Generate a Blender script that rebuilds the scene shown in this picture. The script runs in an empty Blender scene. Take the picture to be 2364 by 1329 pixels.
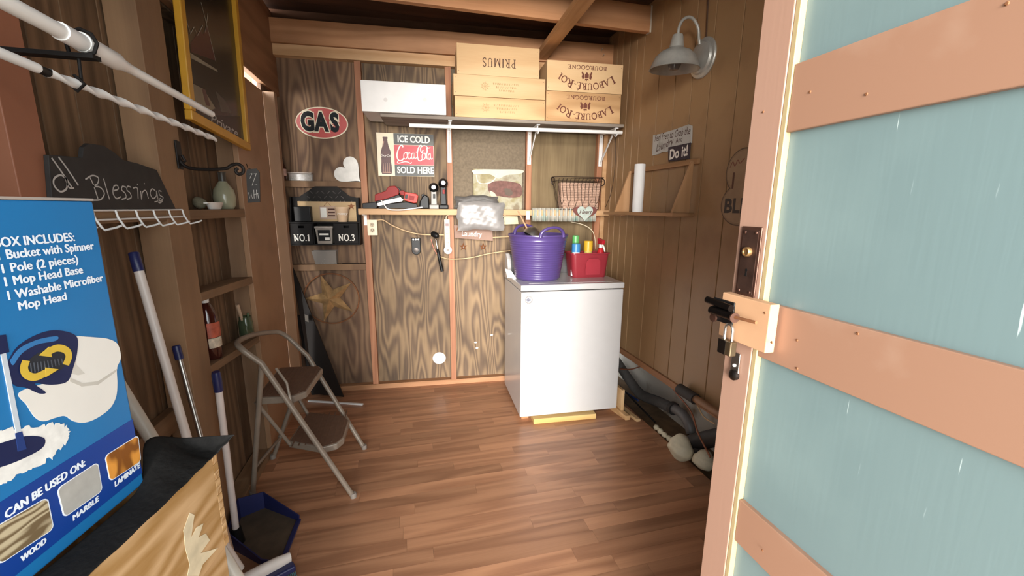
import bpy, bmesh, math, random
from mathutils import Vector, Matrix
random.seed(7)
R = math.radians
scn = bpy.context.scene
col = scn.collection

# ------------------------------------------------------------------ camera
FPX, CX, CY, CAMH = 949.2, 1182.0, 664.5, 1.40
_y, _p, _r = R(14.3), R(10.97), R(0.44)
FW = Vector((math.sin(_y) * math.cos(_p), math.cos(_y) * math.cos(_p), -math.sin(_p)))
RT = Vector((math.cos(_y), -math.sin(_y), 0))
UP = RT.cross(FW)
RT, UP = RT * math.cos(_r) + UP * math.sin(_r), UP * math.cos(_r) - RT * math.sin(_r)
CAM = Vector((0, 0, CAMH))
cd = bpy.data.cameras.new('camera')
cd.sensor_width = 36.0
cd.lens = 36.0 * FPX / 2364.0
cd.clip_start = 0.02
cam = bpy.data.objects.new('camera', cd)
col.objects.link(cam)
mw = Matrix((RT, UP, -FW)).transposed().to_4x4()
mw.translation = CAM
cam.matrix_world = mw
scn.camera = cam

# ------------------------------------------------------------------ world, light, exposure
scn.view_settings.view_transform = 'Standard'
scn.view_settings.look = 'None'
scn.view_settings.gamma = 1.0
scn.view_settings.use_curve_mapping = False
scn.view_settings.exposure = 1.1
scn.cycles.max_bounces = 10
scn.cycles.diffuse_bounces = 7
scn.cycles.sample_clamp_indirect = 8.0
world = bpy.data.worlds.new('world')
scn.world = world
world.use_nodes = True
wn = world.node_tree
bg = wn.nodes['Background']
bg.inputs['Color'].default_value = (0.90, 0.97, 1.0, 1)
bg.inputs['Strength'].default_value = 3.0
# low hazy sun shining in through the doorway
sl = bpy.data.lights.new('sun', 'SUN')
sl.energy = 7.2
sl.angle = R(34)
sl.color = (1.0, 0.955, 0.90)
so = bpy.data.objects.new('sun', sl)
col.objects.link(so)
so.rotation_euler = Vector((0.25, 1.0, -0.09)).to_track_quat('-Z', 'Y').to_euler()
# the open doorway behind the camera guides the daylight sampling
pl = bpy.data.lights.new('doorway_portal', 'AREA')
pl.shape = 'RECTANGLE'
pl.size, pl.size_y = 1.20, 2.40
pl.cycles.is_portal = True
po = bpy.data.objects.new('doorway_portal', pl)
col.objects.link(po)
po.location = (0.0, -0.2, 1.20)
po.rotation_euler = (R(90), 0, 0)       # -Z of the lamp towards +Y: into the room

# ------------------------------------------------------------------ wall frames and pixel helpers
BANG = R(-4.1)
def frame(o, u, w):
    m = Matrix((Vector(u), Vector((0, 0, 1)), Vector(w))).transposed().to_4x4()
    m.translation = Vector(o)
    return m
B = frame((-0.1425, 3.177, 0), (math.cos(BANG), math.sin(BANG), 0), (math.sin(BANG), -math.cos(BANG), 0))
XR, XL = 1.53, -0.80
RWF = frame((XR, 0, 0), (0, -1, 0), (-1, 0, 0))
LWF = frame((XL, 0, 0), (0, 1, 0), (1, 0, 0))
XD = 0.588
DRF = frame((XD, 0, 0), (0, -1, 0), (-1, 0, 0))
def ray(x, y):
    return FW + RT * ((x - CX) / FPX) - UP * ((y - CY) / FPX)
def fp(F, x, y, w=0.0):
    """point of the photograph on a wall frame, w metres in front of that wall -> (u, v)"""
    n = F.col[2].xyz
    d = ray(x, y)
    t = ((F.translation + n * w) - CAM).dot(n) / d.dot(n)
    q = F.inverted() @ (CAM + d * t)
    return q.x, q.y
def bp(x, y, w=0.0): return fp(B, x, y, w)
def onx(x, y, X):
    d = ray(x, y); return CAM + d * (X / d.x)
def ony(x, y, Y):
    d = ray(x, y); return CAM + d * (Y / d.y)
def onz(x, y, z):
    d = ray(x, y); return CAM + d * ((z - CAMH) / d.z)

# ------------------------------------------------------------------ mesh builder
WL = {}
class MB:
    def __init__(s): s.v, s.f = [], []
    def add(s, vs, fs):
        o = len(s.v)
        s.v += [Vector(q) for q in vs]
        s.f += [tuple(i + o for i in f) for f in fs]
        return s
    def box(s, x0, x1, y0, y1, z0, z1):
        return s.hexa([(x0, y0, z0), (x1, y0, z0), (x1, y1, z0), (x0, y1, z0), (x0, y0, z1), (x1, y0, z1), (x1, y1, z1), (x0, y1, z1)])
    def hexa(s, v):
        return s.add(v, [(0, 3, 2, 1), (4, 5, 6, 7), (0, 1, 5, 4), (1, 2, 6, 5), (2, 3, 7, 6), (3, 0, 4, 7)])
    def bar(s, p0, p1, a, b, up=(0, 0, 1)):
        """square bar from p0 to p1, a wide (side), b high (along up)"""
        p0, p1 = Vector(p0), Vector(p1)
        d = (p1 - p0).normalized(); sd = d.cross(Vector(up)).normalized(); u = sd.cross(d)
        q = []
        for p in (p0, p1):
            q += [p - sd * a / 2 - u * b / 2, p + sd * a / 2 - u * b / 2, p + sd * a / 2 + u * b / 2, p - sd * a / 2 + u * b / 2]
        return s.add(q, [(0, 1, 2, 3), (7, 6, 5, 4), (0, 4, 5, 1), (1, 5, 6, 2), (2, 6, 7, 3), (3, 7, 4, 0)])
    def prism(s, poly, w0, w1):
        n = len(poly)
        vs = [(a, b, w0) for a, b in poly] + [(a, b, w1) for a, b in poly]
        return s.add(vs, [tuple(range(n))[::-1], tuple(range(n, 2 * n))] + [(i, (i + 1) % n, n + (i + 1) % n, n + i) for i in range(n)])
    def tube(s, pts, r, n=8, closed=False, caps=True):
        P = [Vector(q) for q in pts]
        m = len(P)
        rr = r if isinstance(r, (list, tuple)) else [r] * m
        T = []
        for i in range(m):
            a, b = (P[i - 1], P[(i + 1) % m]) if closed else (P[max(i - 1, 0)], P[min(i + 1, m - 1)])
            T.append((b - a).normalized())
        x = T[0].orthogonal().normalized()
        rings, o = [], len(s.v)
        for i in range(m):
            x = (x - T[i] * x.dot(T[i])).normalized()
            yv = T[i].cross(x)
            for k in range(n):
                a = 2 * math.pi * k / n
                s.v.append(P[i] + (x * math.cos(a) + yv * math.sin(a)) * rr[i])
        for i in range(m if closed else m - 1):
            for k in range(n):
                a, b = o + i * n, o + ((i + 1) % m) * n
                s.f.append((a + k, a + (k + 1) % n, b + (k + 1) % n, b + k))
        if caps and not closed:
            s.f.append(tuple(o + k for k in range(n))[::-1])
            s.f.append(tuple(o + (m - 1) * n + k for k in range(n)))
        return s
    def cyl(s, p0, p1, r0, r1=None, n=20):
        return s.tube([p0, p1], [r0, r0 if r1 is None else r1], n)
    def lathe(s, prof, M=None, n=28, sx=1.0, sy=1.0):
        M = M or Matrix.Identity(4)
        o, m = len(s.v), len(prof)
        for r, z in prof:
            for k in range(n):
                a = 2 * math.pi * k / n
                s.v.append(M @ Vector((r * sx * math.cos(a), r * sy * math.sin(a), z)))
        for i in range(m - 1):
            for k in range(n):
                a, b = o + i * n, o + (i + 1) * n
                s.f.append((a + k, a + (k + 1) % n, b + (k + 1) % n, b + k))
        if prof[0][0] > 1e-5: s.f.append(tuple(o + k for k in range(n))[::-1])
        if prof[-1][0] > 1e-5: s.f.append(tuple(o + (m - 1) * n + k for k in range(n)))
        return s
    def grid(s, fn, nu, nv):
        o = len(s.v)
        for j in range(nv + 1):
            for i in range(nu + 1):
                s.v.append(Vector(fn(i / nu, j / nv)))
        for j in range(nv):
            for i in range(nu):
                a = o + j * (nu + 1) + i
                s.f.append((a, a + 1, a + nu + 2, a + nu + 1))
        return s
    def rod(s, pts, r, n=8):
        return s.tube(pts, r, n)
    def build(s, name, mat, parent=None, M=None, smooth=False, bev=0.0, solid=0.0, sub=0, seg=2):
        vs = [M @ q for q in s.v] if M is not None else s.v
        lo = Vector([min(q[i] for q in vs) for i in range(3)])
        hi = Vector([max(q[i] for q in vs) for i in range(3)])
        c = Vector(((lo.x + hi.x) / 2, (lo.y + hi.y) / 2, lo.z))
        me = bpy.data.meshes.new(name)
        me.from_pydata([q - c for q in vs], [], s.f)
        me.materials.append(mat)
        bm = bmesh.new(); bm.from_mesh(me)
        bmesh.ops.remove_doubles(bm, verts=bm.verts, dist=1e-6)
        bmesh.ops.recalc_face_normals(bm, faces=bm.faces)
        bm.to_mesh(me); bm.free()
        if smooth:
            me.shade_smooth()
            me.set_sharp_from_angle(angle=R(38))
        ob = bpy.data.objects.new(name, me)
        col.objects.link(ob)
        if parent is not None:
            ob.parent = parent
            ob.location = c - WL[parent]
        else:
            ob.location = c
        WL[ob] = c
        if solid:
            m = ob.modifiers.new('solid', 'SOLIDIFY'); m.thickness = solid; m.offset = 0
        if bev:
            m = ob.modifiers.new('bevel', 'BEVEL'); m.width = bev; m.segments = seg; m.limit_method = 'ANGLE'; m.angle_limit = R(40)
        if sub:
            m = ob.modifiers.new('sub', 'SUBSURF'); m.levels = sub; m.render_levels = sub
        return ob
def tag(o, label, cat, group=None):
    o['label'] = label; o['category'] = cat
    if group: o['group'] = group
    return o
def thing(name, label, cat, loc, group=None):
    o = bpy.data.objects.new(name, None); col.objects.link(o)
    o.empty_display_size = 0.05
    o.location = loc; WL[o] = Vector(loc)
    return tag(o, label, cat, group)
def struct(name, label=None, loc=(0, 0, 0)):
    o = bpy.data.objects.new(name, None); col.objects.link(o)
    o.location = loc; WL[o] = Vector(loc)
    o['kind'] = 'structure'
    o['label'] = label; o['category'] = name.split('_')[0]
    return o
def plabel(o, label): o['label'] = label; return o
def fw_pt(F, u, v, w=0.0): return F @ Vector((u, v, w))

# text and ribbons lie in a frame's (u, v) plane
def text(body, size, mat, F, u, v, w, parent, name='lettering', rot=0.0, bold=0.0, shear=0.0, sx=1.0, ext=0.0003, align='CENTER', space=1.0):
    cu = bpy.data.curves.new('t', 'FONT')
    cu.body = body; cu.size = size; cu.align_x = align; cu.align_y = 'CENTER'
    cu.offset = bold; cu.shear = shear; cu.extrude = ext; cu.space_character = space; cu.resolution_u = 3
    ob = bpy.data.objects.new('t', cu); col.objects.link(ob)
    dg = bpy.context.evaluated_depsgraph_get()
    me = bpy.data.meshes.new_from_object(ob.evaluated_get(dg))
    mb = MB()
    c, s_ = math.cos(rot), math.sin(rot)
    vs = [(u + c * q.co.x * sx - s_ * q.co.y, v + s_ * q.co.x * sx + c * q.co.y, w + q.co.z) for q in me.vertices]
    mb.add(vs, [tuple(p.vertices) for p in me.polygons])
    bpy.data.objects.remove(ob); bpy.data.curves.remove(cu); bpy.data.meshes.remove(me)
    return mb.build(name, mat, parent, F)
def ribbon(mb, pts, wd, w=0.0, th=0.0004, n=None):
    P = [Vector((a, b)) for a, b in pts]
    m = len(P)
    ws = wd if isinstance(wd, (list, tuple)) else [wd] * m
    vs = []
    for i in range(m):
        t = (P[min(i + 1, m - 1)] - P[max(i - 1, 0)])
        t = t.normalized() if t.length > 1e-9 else Vector((1, 0))
        nn = Vector((-t.y, t.x)) * ws[i] / 2
        a, b = P[i] + nn, P[i] - nn
        vs += [(a.x, a.y, w + th), (b.x, b.y, w + th)]
    mb.add(vs, [(2 * i, 2 * i + 1, 2 * i + 3, 2 * i + 2) for i in range(m - 1)])
def arc(cx, cy, rx, ry, a0, a1, n=14):
    return [(cx + rx * math.cos(R(a0 + (a1 - a0) * i / n)), cy + ry * math.sin(R(a0 + (a1 - a0) * i / n))) for i in range(n + 1)]
def spline(pts, n=8):
    """Catmull-Rom through points (2-D or 3-D)"""
    P = [Vector(q) for q in pts]
    P = [P[0] * 2 - P[1]] + P + [P[-1] * 2 - P[-2]]
    out = []
    for i in range(1, len(P) - 2):
        for k in range(n):
            t = k / n
            a, b, c, d = P[i - 1], P[i], P[i + 1], P[i + 2]
            out.append(0.5 * ((2 * b) + (c - a) * t + (2 * a - 5 * b + 4 * c - d) * t * t + (3 * b - a - 3 * c + d) * t ** 3))
    out.append(P[-2])
    return out

# a small serif alphabet: (polyline, stroke width); height 1
_K, _N = 0.16, 0.07
def _bar(x, y0=0, y1=1): return ([(x, y0), (x, y1)], _K)
def _ser(x, y, l=0.17): return ([(x - l, y), (x + l, y)], _N)
SERIF = {
    'I': (0.34, [_bar(.17), _ser(.17, .03), _ser(.17, .97)]),
    'P': (0.66, [_bar(.17), _ser(.17, .03), _ser(.1, .97, .12), ([(.17, .96)] + arc(.32, .72, .24, .24, 90, -90) + [(.17, .48)], .1)]),
    'R': (0.74, [_bar(.17), _ser(.17, .03), _ser(.1, .97, .12), ([(.17, .96)] + arc(.32, .74, .22, .22, 90, -90) + [(.17, .52)], .1), ([(.34, .52), (.62, .04), (.74, .03)], .13)]),
    'B': (0.68, [_bar(.17), ([(.03, .97), (.17, .96)] + arc(.32, .74, .2, .22, 90, -90) + [(.17, .52)], .1), ([(.17, .52)] + arc(.34, .275, .24, .245, 90, -90) + [(.03, .03)], .1)]),
    'M': (0.98, [_bar(.15), _ser(.15, .03, .12), _ser(.1, .97, .1), _bar(.83), _ser(.83, .03, .14), _ser(.86, .97, .1), ([(.15, .97), (.49, .05)], .13), ([(.49, .05), (.83, .97)], .07)]),
    'N': (0.84, [_bar(.16), _ser(.16, .03, .13), _ser(.1, .97, .1), ([(.14, .97), (.68, .03)], .14), ([(.68, .02), (.68, 1)], .08), _ser(.68, .97, .13)]),
    'U': (0.78, [([(.17, .97), (.17, .35)], _K), ([(.17, .35)] + arc(.4, .3, .23, .28, 180, 360) + [(.63, .97)], .09), _ser(.17, .97, .14), _ser(.63, .97, .12)]),
    'S': (0.56, [(spline([(.48, .8), (.42, .94), (.26, .98), (.1, .86), (.12, .66), (.3, .53), (.46, .38), (.48, .16), (.3, .02), (.12, .06), (.07, .22)], 4), .12)]),
    'O': (0.84, [(arc(.42, .5, .34, .48, 90, 270), .13), (arc(.42, .5, .34, .48, -90, 90), .13)]),
    'G': (0.8, [(arc(.42, .5, .34, .48, 50, 330), .13), ([(.7, .04), (.7, .45)], .13), _ser(.68, .45, .13)]),
    'E': (0.64, [_bar(.17), ([(.03, .97), (.56, .97), (.58, .8)], _N), ([(.17, .52), (.44, .52)], _N), ([(.03, .03), (.58, .03), (.61, .22)], _N)]),
    'L': (0.62, [_bar(.17), _ser(.17, .97), ([(.03, .03), (.56, .03), (.59, .24)], _N)]),
    'A': (0.78, [([(.1, .03), (.39, .98)], .08), ([(.37, .98), (.68, .03)], .15), ([(.2, .33), (.58, .33)], _N), _ser(.09, .03, .1), _ser(.68, .03, .12)]),
    '1': (0.44, [_bar(.24), _ser(.24, .03, .16), ([(.24, .97), (.08, .84)], .09)]),
    '3': (0.58, [(spline([(.08, .82), (.22, .97), (.42, .88), (.42, .66), (.24, .54), (.46, .4), (.46, .14), (.24, .02), (.06, .14)], 4), .12)]),
    '.': (0.28, [([(.14, .0), (.14, .15)], .15)]),
    '-': (0.42, [([(.06, .42), (.36, .42)], .1)]),
    ' ': (0.35, []),
}
SERIF['É'] = (0.64, SERIF['E'][1] + [([(.26, 1.08), (.44, 1.24)], .08)])
def serif(body, h, mat, F, u, v, w, parent, rot=0.0, bend=None, sx=1.0, name='lettering', small=1.0, wk=1.0, gap=.05):
    """serif lettering centred on (u, v); bend = radius of the baseline arc (letters fan out)"""
    ws = [SERIF[c][0] * (1.0 if (i == 0 or body[i - 1] == '-') else small) + gap for i, c in enumerate(body)]
    tot = sum(ws) * h * sx
    mb, x = MB(), -tot / 2
    cr, sr = math.cos(rot), math.sin(rot)
    for i, c in enumerate(body):
        k = h * (1.0 if (i == 0 or body[i - 1] == '-') else small)
        xm = x + ws[i] * h * sx / 2
        for poly, wd in SERIF[c][1]:
            pts = []
            for a, b in poly:
                lx, ly = x + a * k * sx, b * k - h / 2
                if bend:
                    th = xm / bend
                    dx = lx - xm
                    lx, ly = (bend + ly) * math.sin(th) + dx * math.cos(th), (bend + ly) * math.cos(th) - bend - dx * math.sin(th)
                pts.append((u + cr * lx - sr * ly, v + sr * lx + cr * ly))
            ribbon(mb, pts, wd * k * wk, w)
        x += ws[i] * h * sx
    return mb.build(name, mat, parent, F)

# ------------------------------------------------------------------ materials
def lin(h):
    h = h.lstrip('#')
    c = [int(h[i:i + 2], 16) / 255 for i in (0, 2, 4)]
    return tuple(x / 12.92 if x <= .04045 else ((x + .055) / 1.055) ** 2.4 for x in c) + (1,)
MATS = {}
def base(name):
    m = bpy.data.materials.new(name); m.use_nodes = True
    nt = m.node_tree
    return m, nt, nt.nodes['Principled BSDF']
def plain(name, c, rough=.5, metal=0.0, noise=.08, scale=14.0, bump=0.0, trans=0.0, coat=0.0, spec=.5, alpha=1.0):
    m, nt, b = base(name)
    n = nt.nodes.new('ShaderNodeTexNoise'); n.inputs['Scale'].default_value = scale; n.inputs['Detail'].default_value = 5
    tc = nt.nodes.new('ShaderNodeTexCoord'); nt.links.new(tc.outputs['Object'], n.inputs['Vector'])
    r = nt.nodes.new('ShaderNodeValToRGB')
    L = lin(c)
    r.color_ramp.elements[0].position = .3; r.color_ramp.elements[1].position = .7
    r.color_ramp.elements[0].color = tuple(x * (1 - noise) for x in L[:3]) + (1,)
    r.color_ramp.elements[1].color = tuple(min(1, x * (1 + noise)) for x in L[:3]) + (1,)
    nt.links.new(n.outputs['Fac'], r.inputs['Fac']); nt.links.new(r.outputs['Color'], b.inputs['Base Color'])
    b.inputs['Roughness'].default_value = rough; b.inputs['Metallic'].default_value = metal
    b.inputs['Specular IOR Level'].default_value = spec
    b.inputs['Transmission Weight'].default_value = trans
    b.inputs['Coat Weight'].default_value = coat
    b.inputs['Alpha'].default_value = alpha
    if bump:
        bp_ = nt.nodes.new('ShaderNodeBump'); bp_.inputs['Strength'].default_value = bump; bp_.inputs['Distance'].default_value = .004
        nt.links.new(n.outputs['Fac'], bp_.inputs['Height']); nt.links.new(bp_.outputs['Normal'], b.inputs['Normal'])
    return m
def wood(name, light, dark, axis=2, ring=9.0, stretch=9.0, size=5.0, rough=.6, contrast=1.0, fine=.25, var=.12, world_co=False, spec=.35, bump=.12, blot=0.0):
    """figured wood: contour lines of a stretched noise give cathedral grain; axis = grain direction"""
    m, nt, b = base(name)
    N, Lk = nt.nodes.new, nt.links.new
    oi = N('ShaderNodeObjectInfo')
    if world_co:
        src = N('ShaderNodeNewGeometry').outputs['Position']
    else:
        src = N('ShaderNodeTexCoord').outputs['Object']
    off = N('ShaderNodeVectorMath'); off.operation = 'SCALE'; off.inputs[0].default_value = (37, 53, 71); Lk(oi.outputs['Random'], off.inputs['Scale'])
    add = N('ShaderNodeVectorMath'); Lk(src, add.inputs[0]); Lk(off.outputs[0], add.inputs[1])
    mp = N('ShaderNodeVectorMath'); mp.operation = 'MULTIPLY'
    sc = [size] * 3; sc[axis] = size / stretch
    mp.inputs[1].default_value = sc; Lk(add.outputs[0], mp.inputs[0])
    n1 = N('ShaderNodeTexNoise'); n1.inputs['Scale'].default_value = 1; n1.inputs['Detail'].default_value = 1.5; n1.inputs['Roughness'].default_value = .4
    Lk(mp.outputs[0], n1.inputs['Vector'])
    mu = N('ShaderNodeMath'); mu.operation = 'MULTIPLY'; mu.inputs[1].default_value = ring * 6.283; Lk(n1.outputs['Fac'], mu.inputs[0])
    sn = N('ShaderNodeMath'); sn.operation = 'SINE'; Lk(mu.outputs[0], sn.inputs[0])
    mr = N('ShaderNodeMapRange'); mr.inputs['From Min'].default_value = -1; Lk(sn.outputs[0], mr.inputs['Value'])
    # fibres
    mp2 = N('ShaderNodeVectorMath'); mp2.operation = 'MULTIPLY'
    s2 = [160.0] * 3; s2[axis] = 4.0
    mp2.inputs[1].default_value = s2; Lk(add.outputs[0], mp2.inputs[0])
    n2 = N('ShaderNodeTexNoise'); n2.inputs['Scale'].default_value = 1; n2.inputs['Detail'].default_value = 3; Lk(mp2.outputs[0], n2.inputs['Vector'])
    mix = N('ShaderNodeMix'); mix.data_type = 'FLOAT'; mix.inputs[0].default_value = fine
    Lk(mr.outputs[0], mix.inputs[2]); Lk(n2.outputs['Fac'], mix.inputs[3])
    rp = N('ShaderNodeValToRGB')
    rp.color_ramp.elements[0].position = .5 - .35 / contrast; rp.color_ramp.elements[1].position = .5 + .35 / contrast
    rp.color_ramp.elements[0].color = lin(light); rp.color_ramp.elements[1].color = lin(dark)
    Lk(mix.outputs[0], rp.inputs['Fac'])
    hv = N('ShaderNodeHueSaturation')
    vr = N('ShaderNodeMapRange'); vr.inputs['To Min'].default_value = 1 - var; vr.inputs['To Max'].default_value = 1 + var; Lk(oi.outputs['Random'], vr.inputs['Value'])
    Lk(rp.outputs['Color'], hv.inputs['Color'])
    if blot:
        n3 = N('ShaderNodeTexNoise'); n3.inputs['Scale'].default_value = 3.0; n3.inputs['Detail'].default_value = 3; Lk(add.outputs[0], n3.inputs['Vector'])
        br = N('ShaderNodeMapRange'); br.inputs['From Min'].default_value = .3; br.inputs['From Max'].default_value = .7
        br.inputs['To Min'].default_value = 1 - blot; br.inputs['To Max'].default_value = 1 + blot; Lk(n3.outputs['Fac'], br.inputs['Value'])
        m2 = N('ShaderNodeMath'); m2.operation = 'MULTIPLY'; Lk(vr.outputs[0], m2.inputs[0]); Lk(br.outputs[0], m2.inputs[1]); Lk(m2.outputs[0], hv.inputs['Value'])
    else:
        Lk(vr.outputs[0], hv.inputs['Value'])
    Lk(hv.outputs['Color'], b.inputs['Base Color'])
    b.inputs['Roughness'].default_value = rough; b.inputs['Specular IOR Level'].default_value = spec
    if bump:
        bp_ = N('ShaderNodeBump'); bp_.inputs['Strength'].default_value = bump; bp_.inputs['Distance'].default_value = .002
        Lk(n2.outputs['Fac'], bp_.inputs['Height']); Lk(bp_.outputs['Normal'], b.inputs['Normal'])
    return m
def painted(name, c, c2, rough=.5, scale=9.0, scratch=None, axis=2, amount=.5, spec=.5):
    """old paint: worn patches of a second colour and optional fine scratches along an axis"""
    m, nt, b = base(name)
    N, Lk = nt.nodes.new, nt.links.new
    tc = N('ShaderNodeTexCoord')
    n = N('ShaderNodeTexNoise'); n.inputs['Scale'].default_value = scale; n.inputs['Detail'].default_value = 6; Lk(tc.outputs['Object'], n.inputs['Vector'])
    rp = N('ShaderNodeValToRGB')
    rp.color_ramp.elements[0].position = amount; rp.color_ramp.elements[1].position = min(1, amount + .2)
    rp.color_ramp.elements[0].color = lin(c); rp.color_ramp.elements[1].color = lin(c2)
    Lk(n.outputs['Fac'], rp.inputs['Fac'])
    out = rp.outputs['Color']
    mp = N('ShaderNodeVectorMath'); mp.operation = 'MULTIPLY'
    s = [150.0] * 3; s[axis] = 9.0
    mp.inputs[1].default_value = s; Lk(tc.outputs['Object'], mp.inputs[0])
    n2 = N('ShaderNodeTexNoise'); n2.inputs['Scale'].default_value = 1; n2.inputs['Detail'].default_value = 2; Lk(mp.outputs[0], n2.inputs['Vector'])
    if scratch:
        r2 = N('ShaderNodeValToRGB'); r2.color_ramp.elements[0].position = .725; r2.color_ramp.elements[1].position = .76
        Lk(n2.outputs['Fac'], r2.inputs['Fac'])
        mx = N('ShaderNodeMix'); mx.data_type = 'RGBA'; Lk(r2.outputs['Color'], mx.inputs[0]); Lk(out, mx.inputs[6]); mx.inputs[7].default_value = lin(scratch)
        out = mx.outputs[2]
    Lk(out, b.inputs['Base Color'])
    b.inputs['Roughness'].default_value = rough; b.inputs['Specular IOR Level'].default_value = spec
    bp_ = N('ShaderNodeBump'); bp_.inputs['Strength'].default_value = .05; bp_.inputs['Distance'].default_value = .002
    Lk(n2.outputs['Fac'], bp_.inputs['Height']); Lk(bp_.outputs['Normal'], b.inputs['Normal'])
    return m

# palette
M_floor = wood('oak_laminate', '#bd8a67', '#94664a', axis=0, ring=5.0, stretch=12, size=9, rough=.33, contrast=.8, fine=.45, var=.2, world_co=True, spec=.5, bump=.03)
M_ply = wood('plywood', '#846d52', '#574638', axis=2, ring=13, stretch=7, size=7.5, rough=.7, contrast=1.0, fine=.4, var=.06, blot=.22)
M_plyR = wood('plywood_red', '#86694f', '#5d4535', axis=2, ring=12, stretch=7, size=7, rough=.7, contrast=1.0, fine=.4, var=.06, blot=.25)
M_fiber = plain('fibreboard', '#6f614f', .85, noise=.16, scale=60, bump=.15)
M_oldply = wood('weathered_ply', '#837052', '#5d4b34', axis=2, ring=8, stretch=14, size=5, rough=.8, contrast=.9, fine=.7, var=.05, blot=.15)
M_cedar = wood('cedar_stud', '#ad7b5a', '#935f44', axis=2, ring=6, stretch=18, size=10, rough=.6, contrast=.8, fine=.5, blot=.12)
M_cedarX = wood('cedar_beam', '#b98862', '#9e6e49', axis=0, ring=5, stretch=14, size=7, rough=.55, contrast=.8, fine=.45, blot=.12)
M_pineX = wood('pine_plate', '#c9a27a', '#b1875c', axis=0, ring=4, stretch=16, size=8, rough=.6, contrast=.8, fine=.45, blot=.1)
M_pineY = wood('pine_beam', '#b98b60', '#96693f', axis=1, ring=5, stretch=14, size=8, rough=.6, contrast=.8, fine=.5, blot=.12)
M_cedarY = wood('cedar_beam_y', '#a97c5a', '#8c6243', axis=1, ring=5, stretch=14, size=7, rough=.6, contrast=.8, fine=.45, blot=.1)
M_deck = wood('roof_deck', '#5c3c2a', '#3d2618', axis=0, ring=4, stretch=8, size=5, rough=.85, contrast=.8, fine=.5, blot=.2)
M_tan = painted('tan_paint', '#a37d5d', '#957153', rough=.45, scale=5, axis=2)
M_rw = painted('panel_paint', '#9c7a56', '#8c6b4a', rough=.42, scale=4, axis=2, spec=.4)
M_lit_groove = plain('lit_groove', '#e2c79c', .7, noise=.05)  # pale colour stands in for light caught in the board grooves
M_left = wood('old_board', '#7d6147', '#54402d', axis=2, ring=7, stretch=9, size=6, rough=.75, contrast=1.0, fine=.5, var=.15, blot=.2)
M_leftst = wood('left_stud', '#8c6d50', '#735740', axis=2, ring=4, stretch=12, size=6, rough=.7, contrast=.7, fine=.4, blot=.15)
M_leftY = wood('left_rail', '#8c6d50', '#6f553d', axis=1, ring=5, stretch=14, size=8, rough=.7, contrast=.8, fine=.5, blot=.15)
M_redpost = plain('red_brown_paint', '#8f5b42', .6, noise=.08, scale=6)
M_white_old = painted('whitewash', '#d3ccc0', '#8a6f50', rough=.8, scale=6, amount=.55)
M_dirt = plain('dirt', '#6a5136', .95, noise=.3, scale=12, bump=.5)
M_conc = plain('concrete', '#b3aca0', .9, noise=.08, scale=3)
M_doorp = painted('door_pink_paint', '#926e59', '#9f806c', rough=.42, scale=7, axis=1, amount=.62)
M_doors = painted('door_stile_paint', '#9d7b69', '#a98a77', rough=.42, scale=7, axis=2, amount=.6)
M_lit_bead = plain('cream_lit_edge', '#a3906a', .5, noise=.04)  # yellower tone, also paler to paint in light on the stile's side
M_teal = painted('door_teal_paint', '#6b7d7d', '#748685', rough=.34, scale=3, scratch='#b5c2c0', axis=2, spec=.5)

# ------------------------------------------------------------------ setting
# outside ground seen only as light through the doorway
g = MB().box(-7, 7, -9, -0.3, -0.2, -0.12).build('ground_outside', M_conc); g['kind'] = 'structure'; tag(g, 'pale concrete ground outside the doorway', 'ground')
# floor
fl = MB().box(-0.92, 1.50, -0.3, 3.32, -0.09, -0.012).build('floor', M_deck); fl['kind'] = 'structure'
tag(fl, 'reddish oak strip floor of the shed', 'floor')
cube = MB().box(-.5, .5, -.5, .5, -.5, .5)
me = bpy.data.meshes.new('plank'); me.from_pydata(cube.v, [], cube.f); me.materials.append(M_floor)
PW = 0.0715
yy, row = -0.05, 0
while yy < 3.3:
    x = -0.91 - random.random() * .55
    while x < 1.5:
        ln = random.choice((.42, .55, .68, .85, .6))
        a, b = max(x, -.91), min(x + ln, 1.5)
        if b - a > .03:
            o = bpy.data.objects.new('plank', me); col.objects.link(o); o.parent = fl
            o.scale = (b - a - .0006, PW - .0006, .012)
            o.location = Vector(((a + b) / 2, yy + PW / 2, -.006)) - WL[fl]
        x += ln
    yy += PW
# trench by the right wall
t = MB().box(1.50, 1.80, -0.3, 3.3, -0.12, -0.03).build('ground_trench', M_dirt); t['kind'] = 'structure'; tag(t, 'bare dirt strip under the pipes along the right wall', 'ground')

# back wall
wb = struct('wall_back', 'open stud back wall of the shed with figured plywood', fw_pt(B, 0.3, 0, 0))
def bbox(name, u0, u1, v0, v1, w0, w1, mat, parent=wb, bev=.0015, F=B, **k):
    return MB().box(u0, u1, v0, v1, w0, w1).build(name, mat, parent, F, bev=bev, **k)
S1 = bp(832, 280)[0]; S2 = bp(1038, 377)[0]; S3 = bp(1221, 385)[0]; S4 = bp(1384, 385)[0]
UL, UR = bp(640, 430)[0] - .09, bp(1404, 385)[0] + .02
PWD = -0.05
bbox('panel', UL - .06, S1, 0, 2.6, PWD - .015, PWD, M_plyR, bev=0)
bbox('panel', S1 + .002, S2, 0, 2.6, PWD - .015, PWD, M_ply, bev=0)
bbox('panel', S2 + .002, S3, 0, 1.36, PWD - .015, PWD, M_ply, bev=0)
bbox('panel', S2 + .002, S3, 1.362, 2.6, PWD - .015, PWD, M_fiber, bev=0)
bbox('panel', S3 + .002, UR + .1, 0, 2.6, PWD - .015, PWD, M_oldply, bev=0)
for s in (S1, S2, S3, S4):
    bbox('stud', s - .021, s + .021, .04, 2.37, PWD, 0, M_cedar)
bbox('stud', S4 + .023, S4 + .075, .04, 2.37, PWD, .01, M_pineX)
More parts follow.
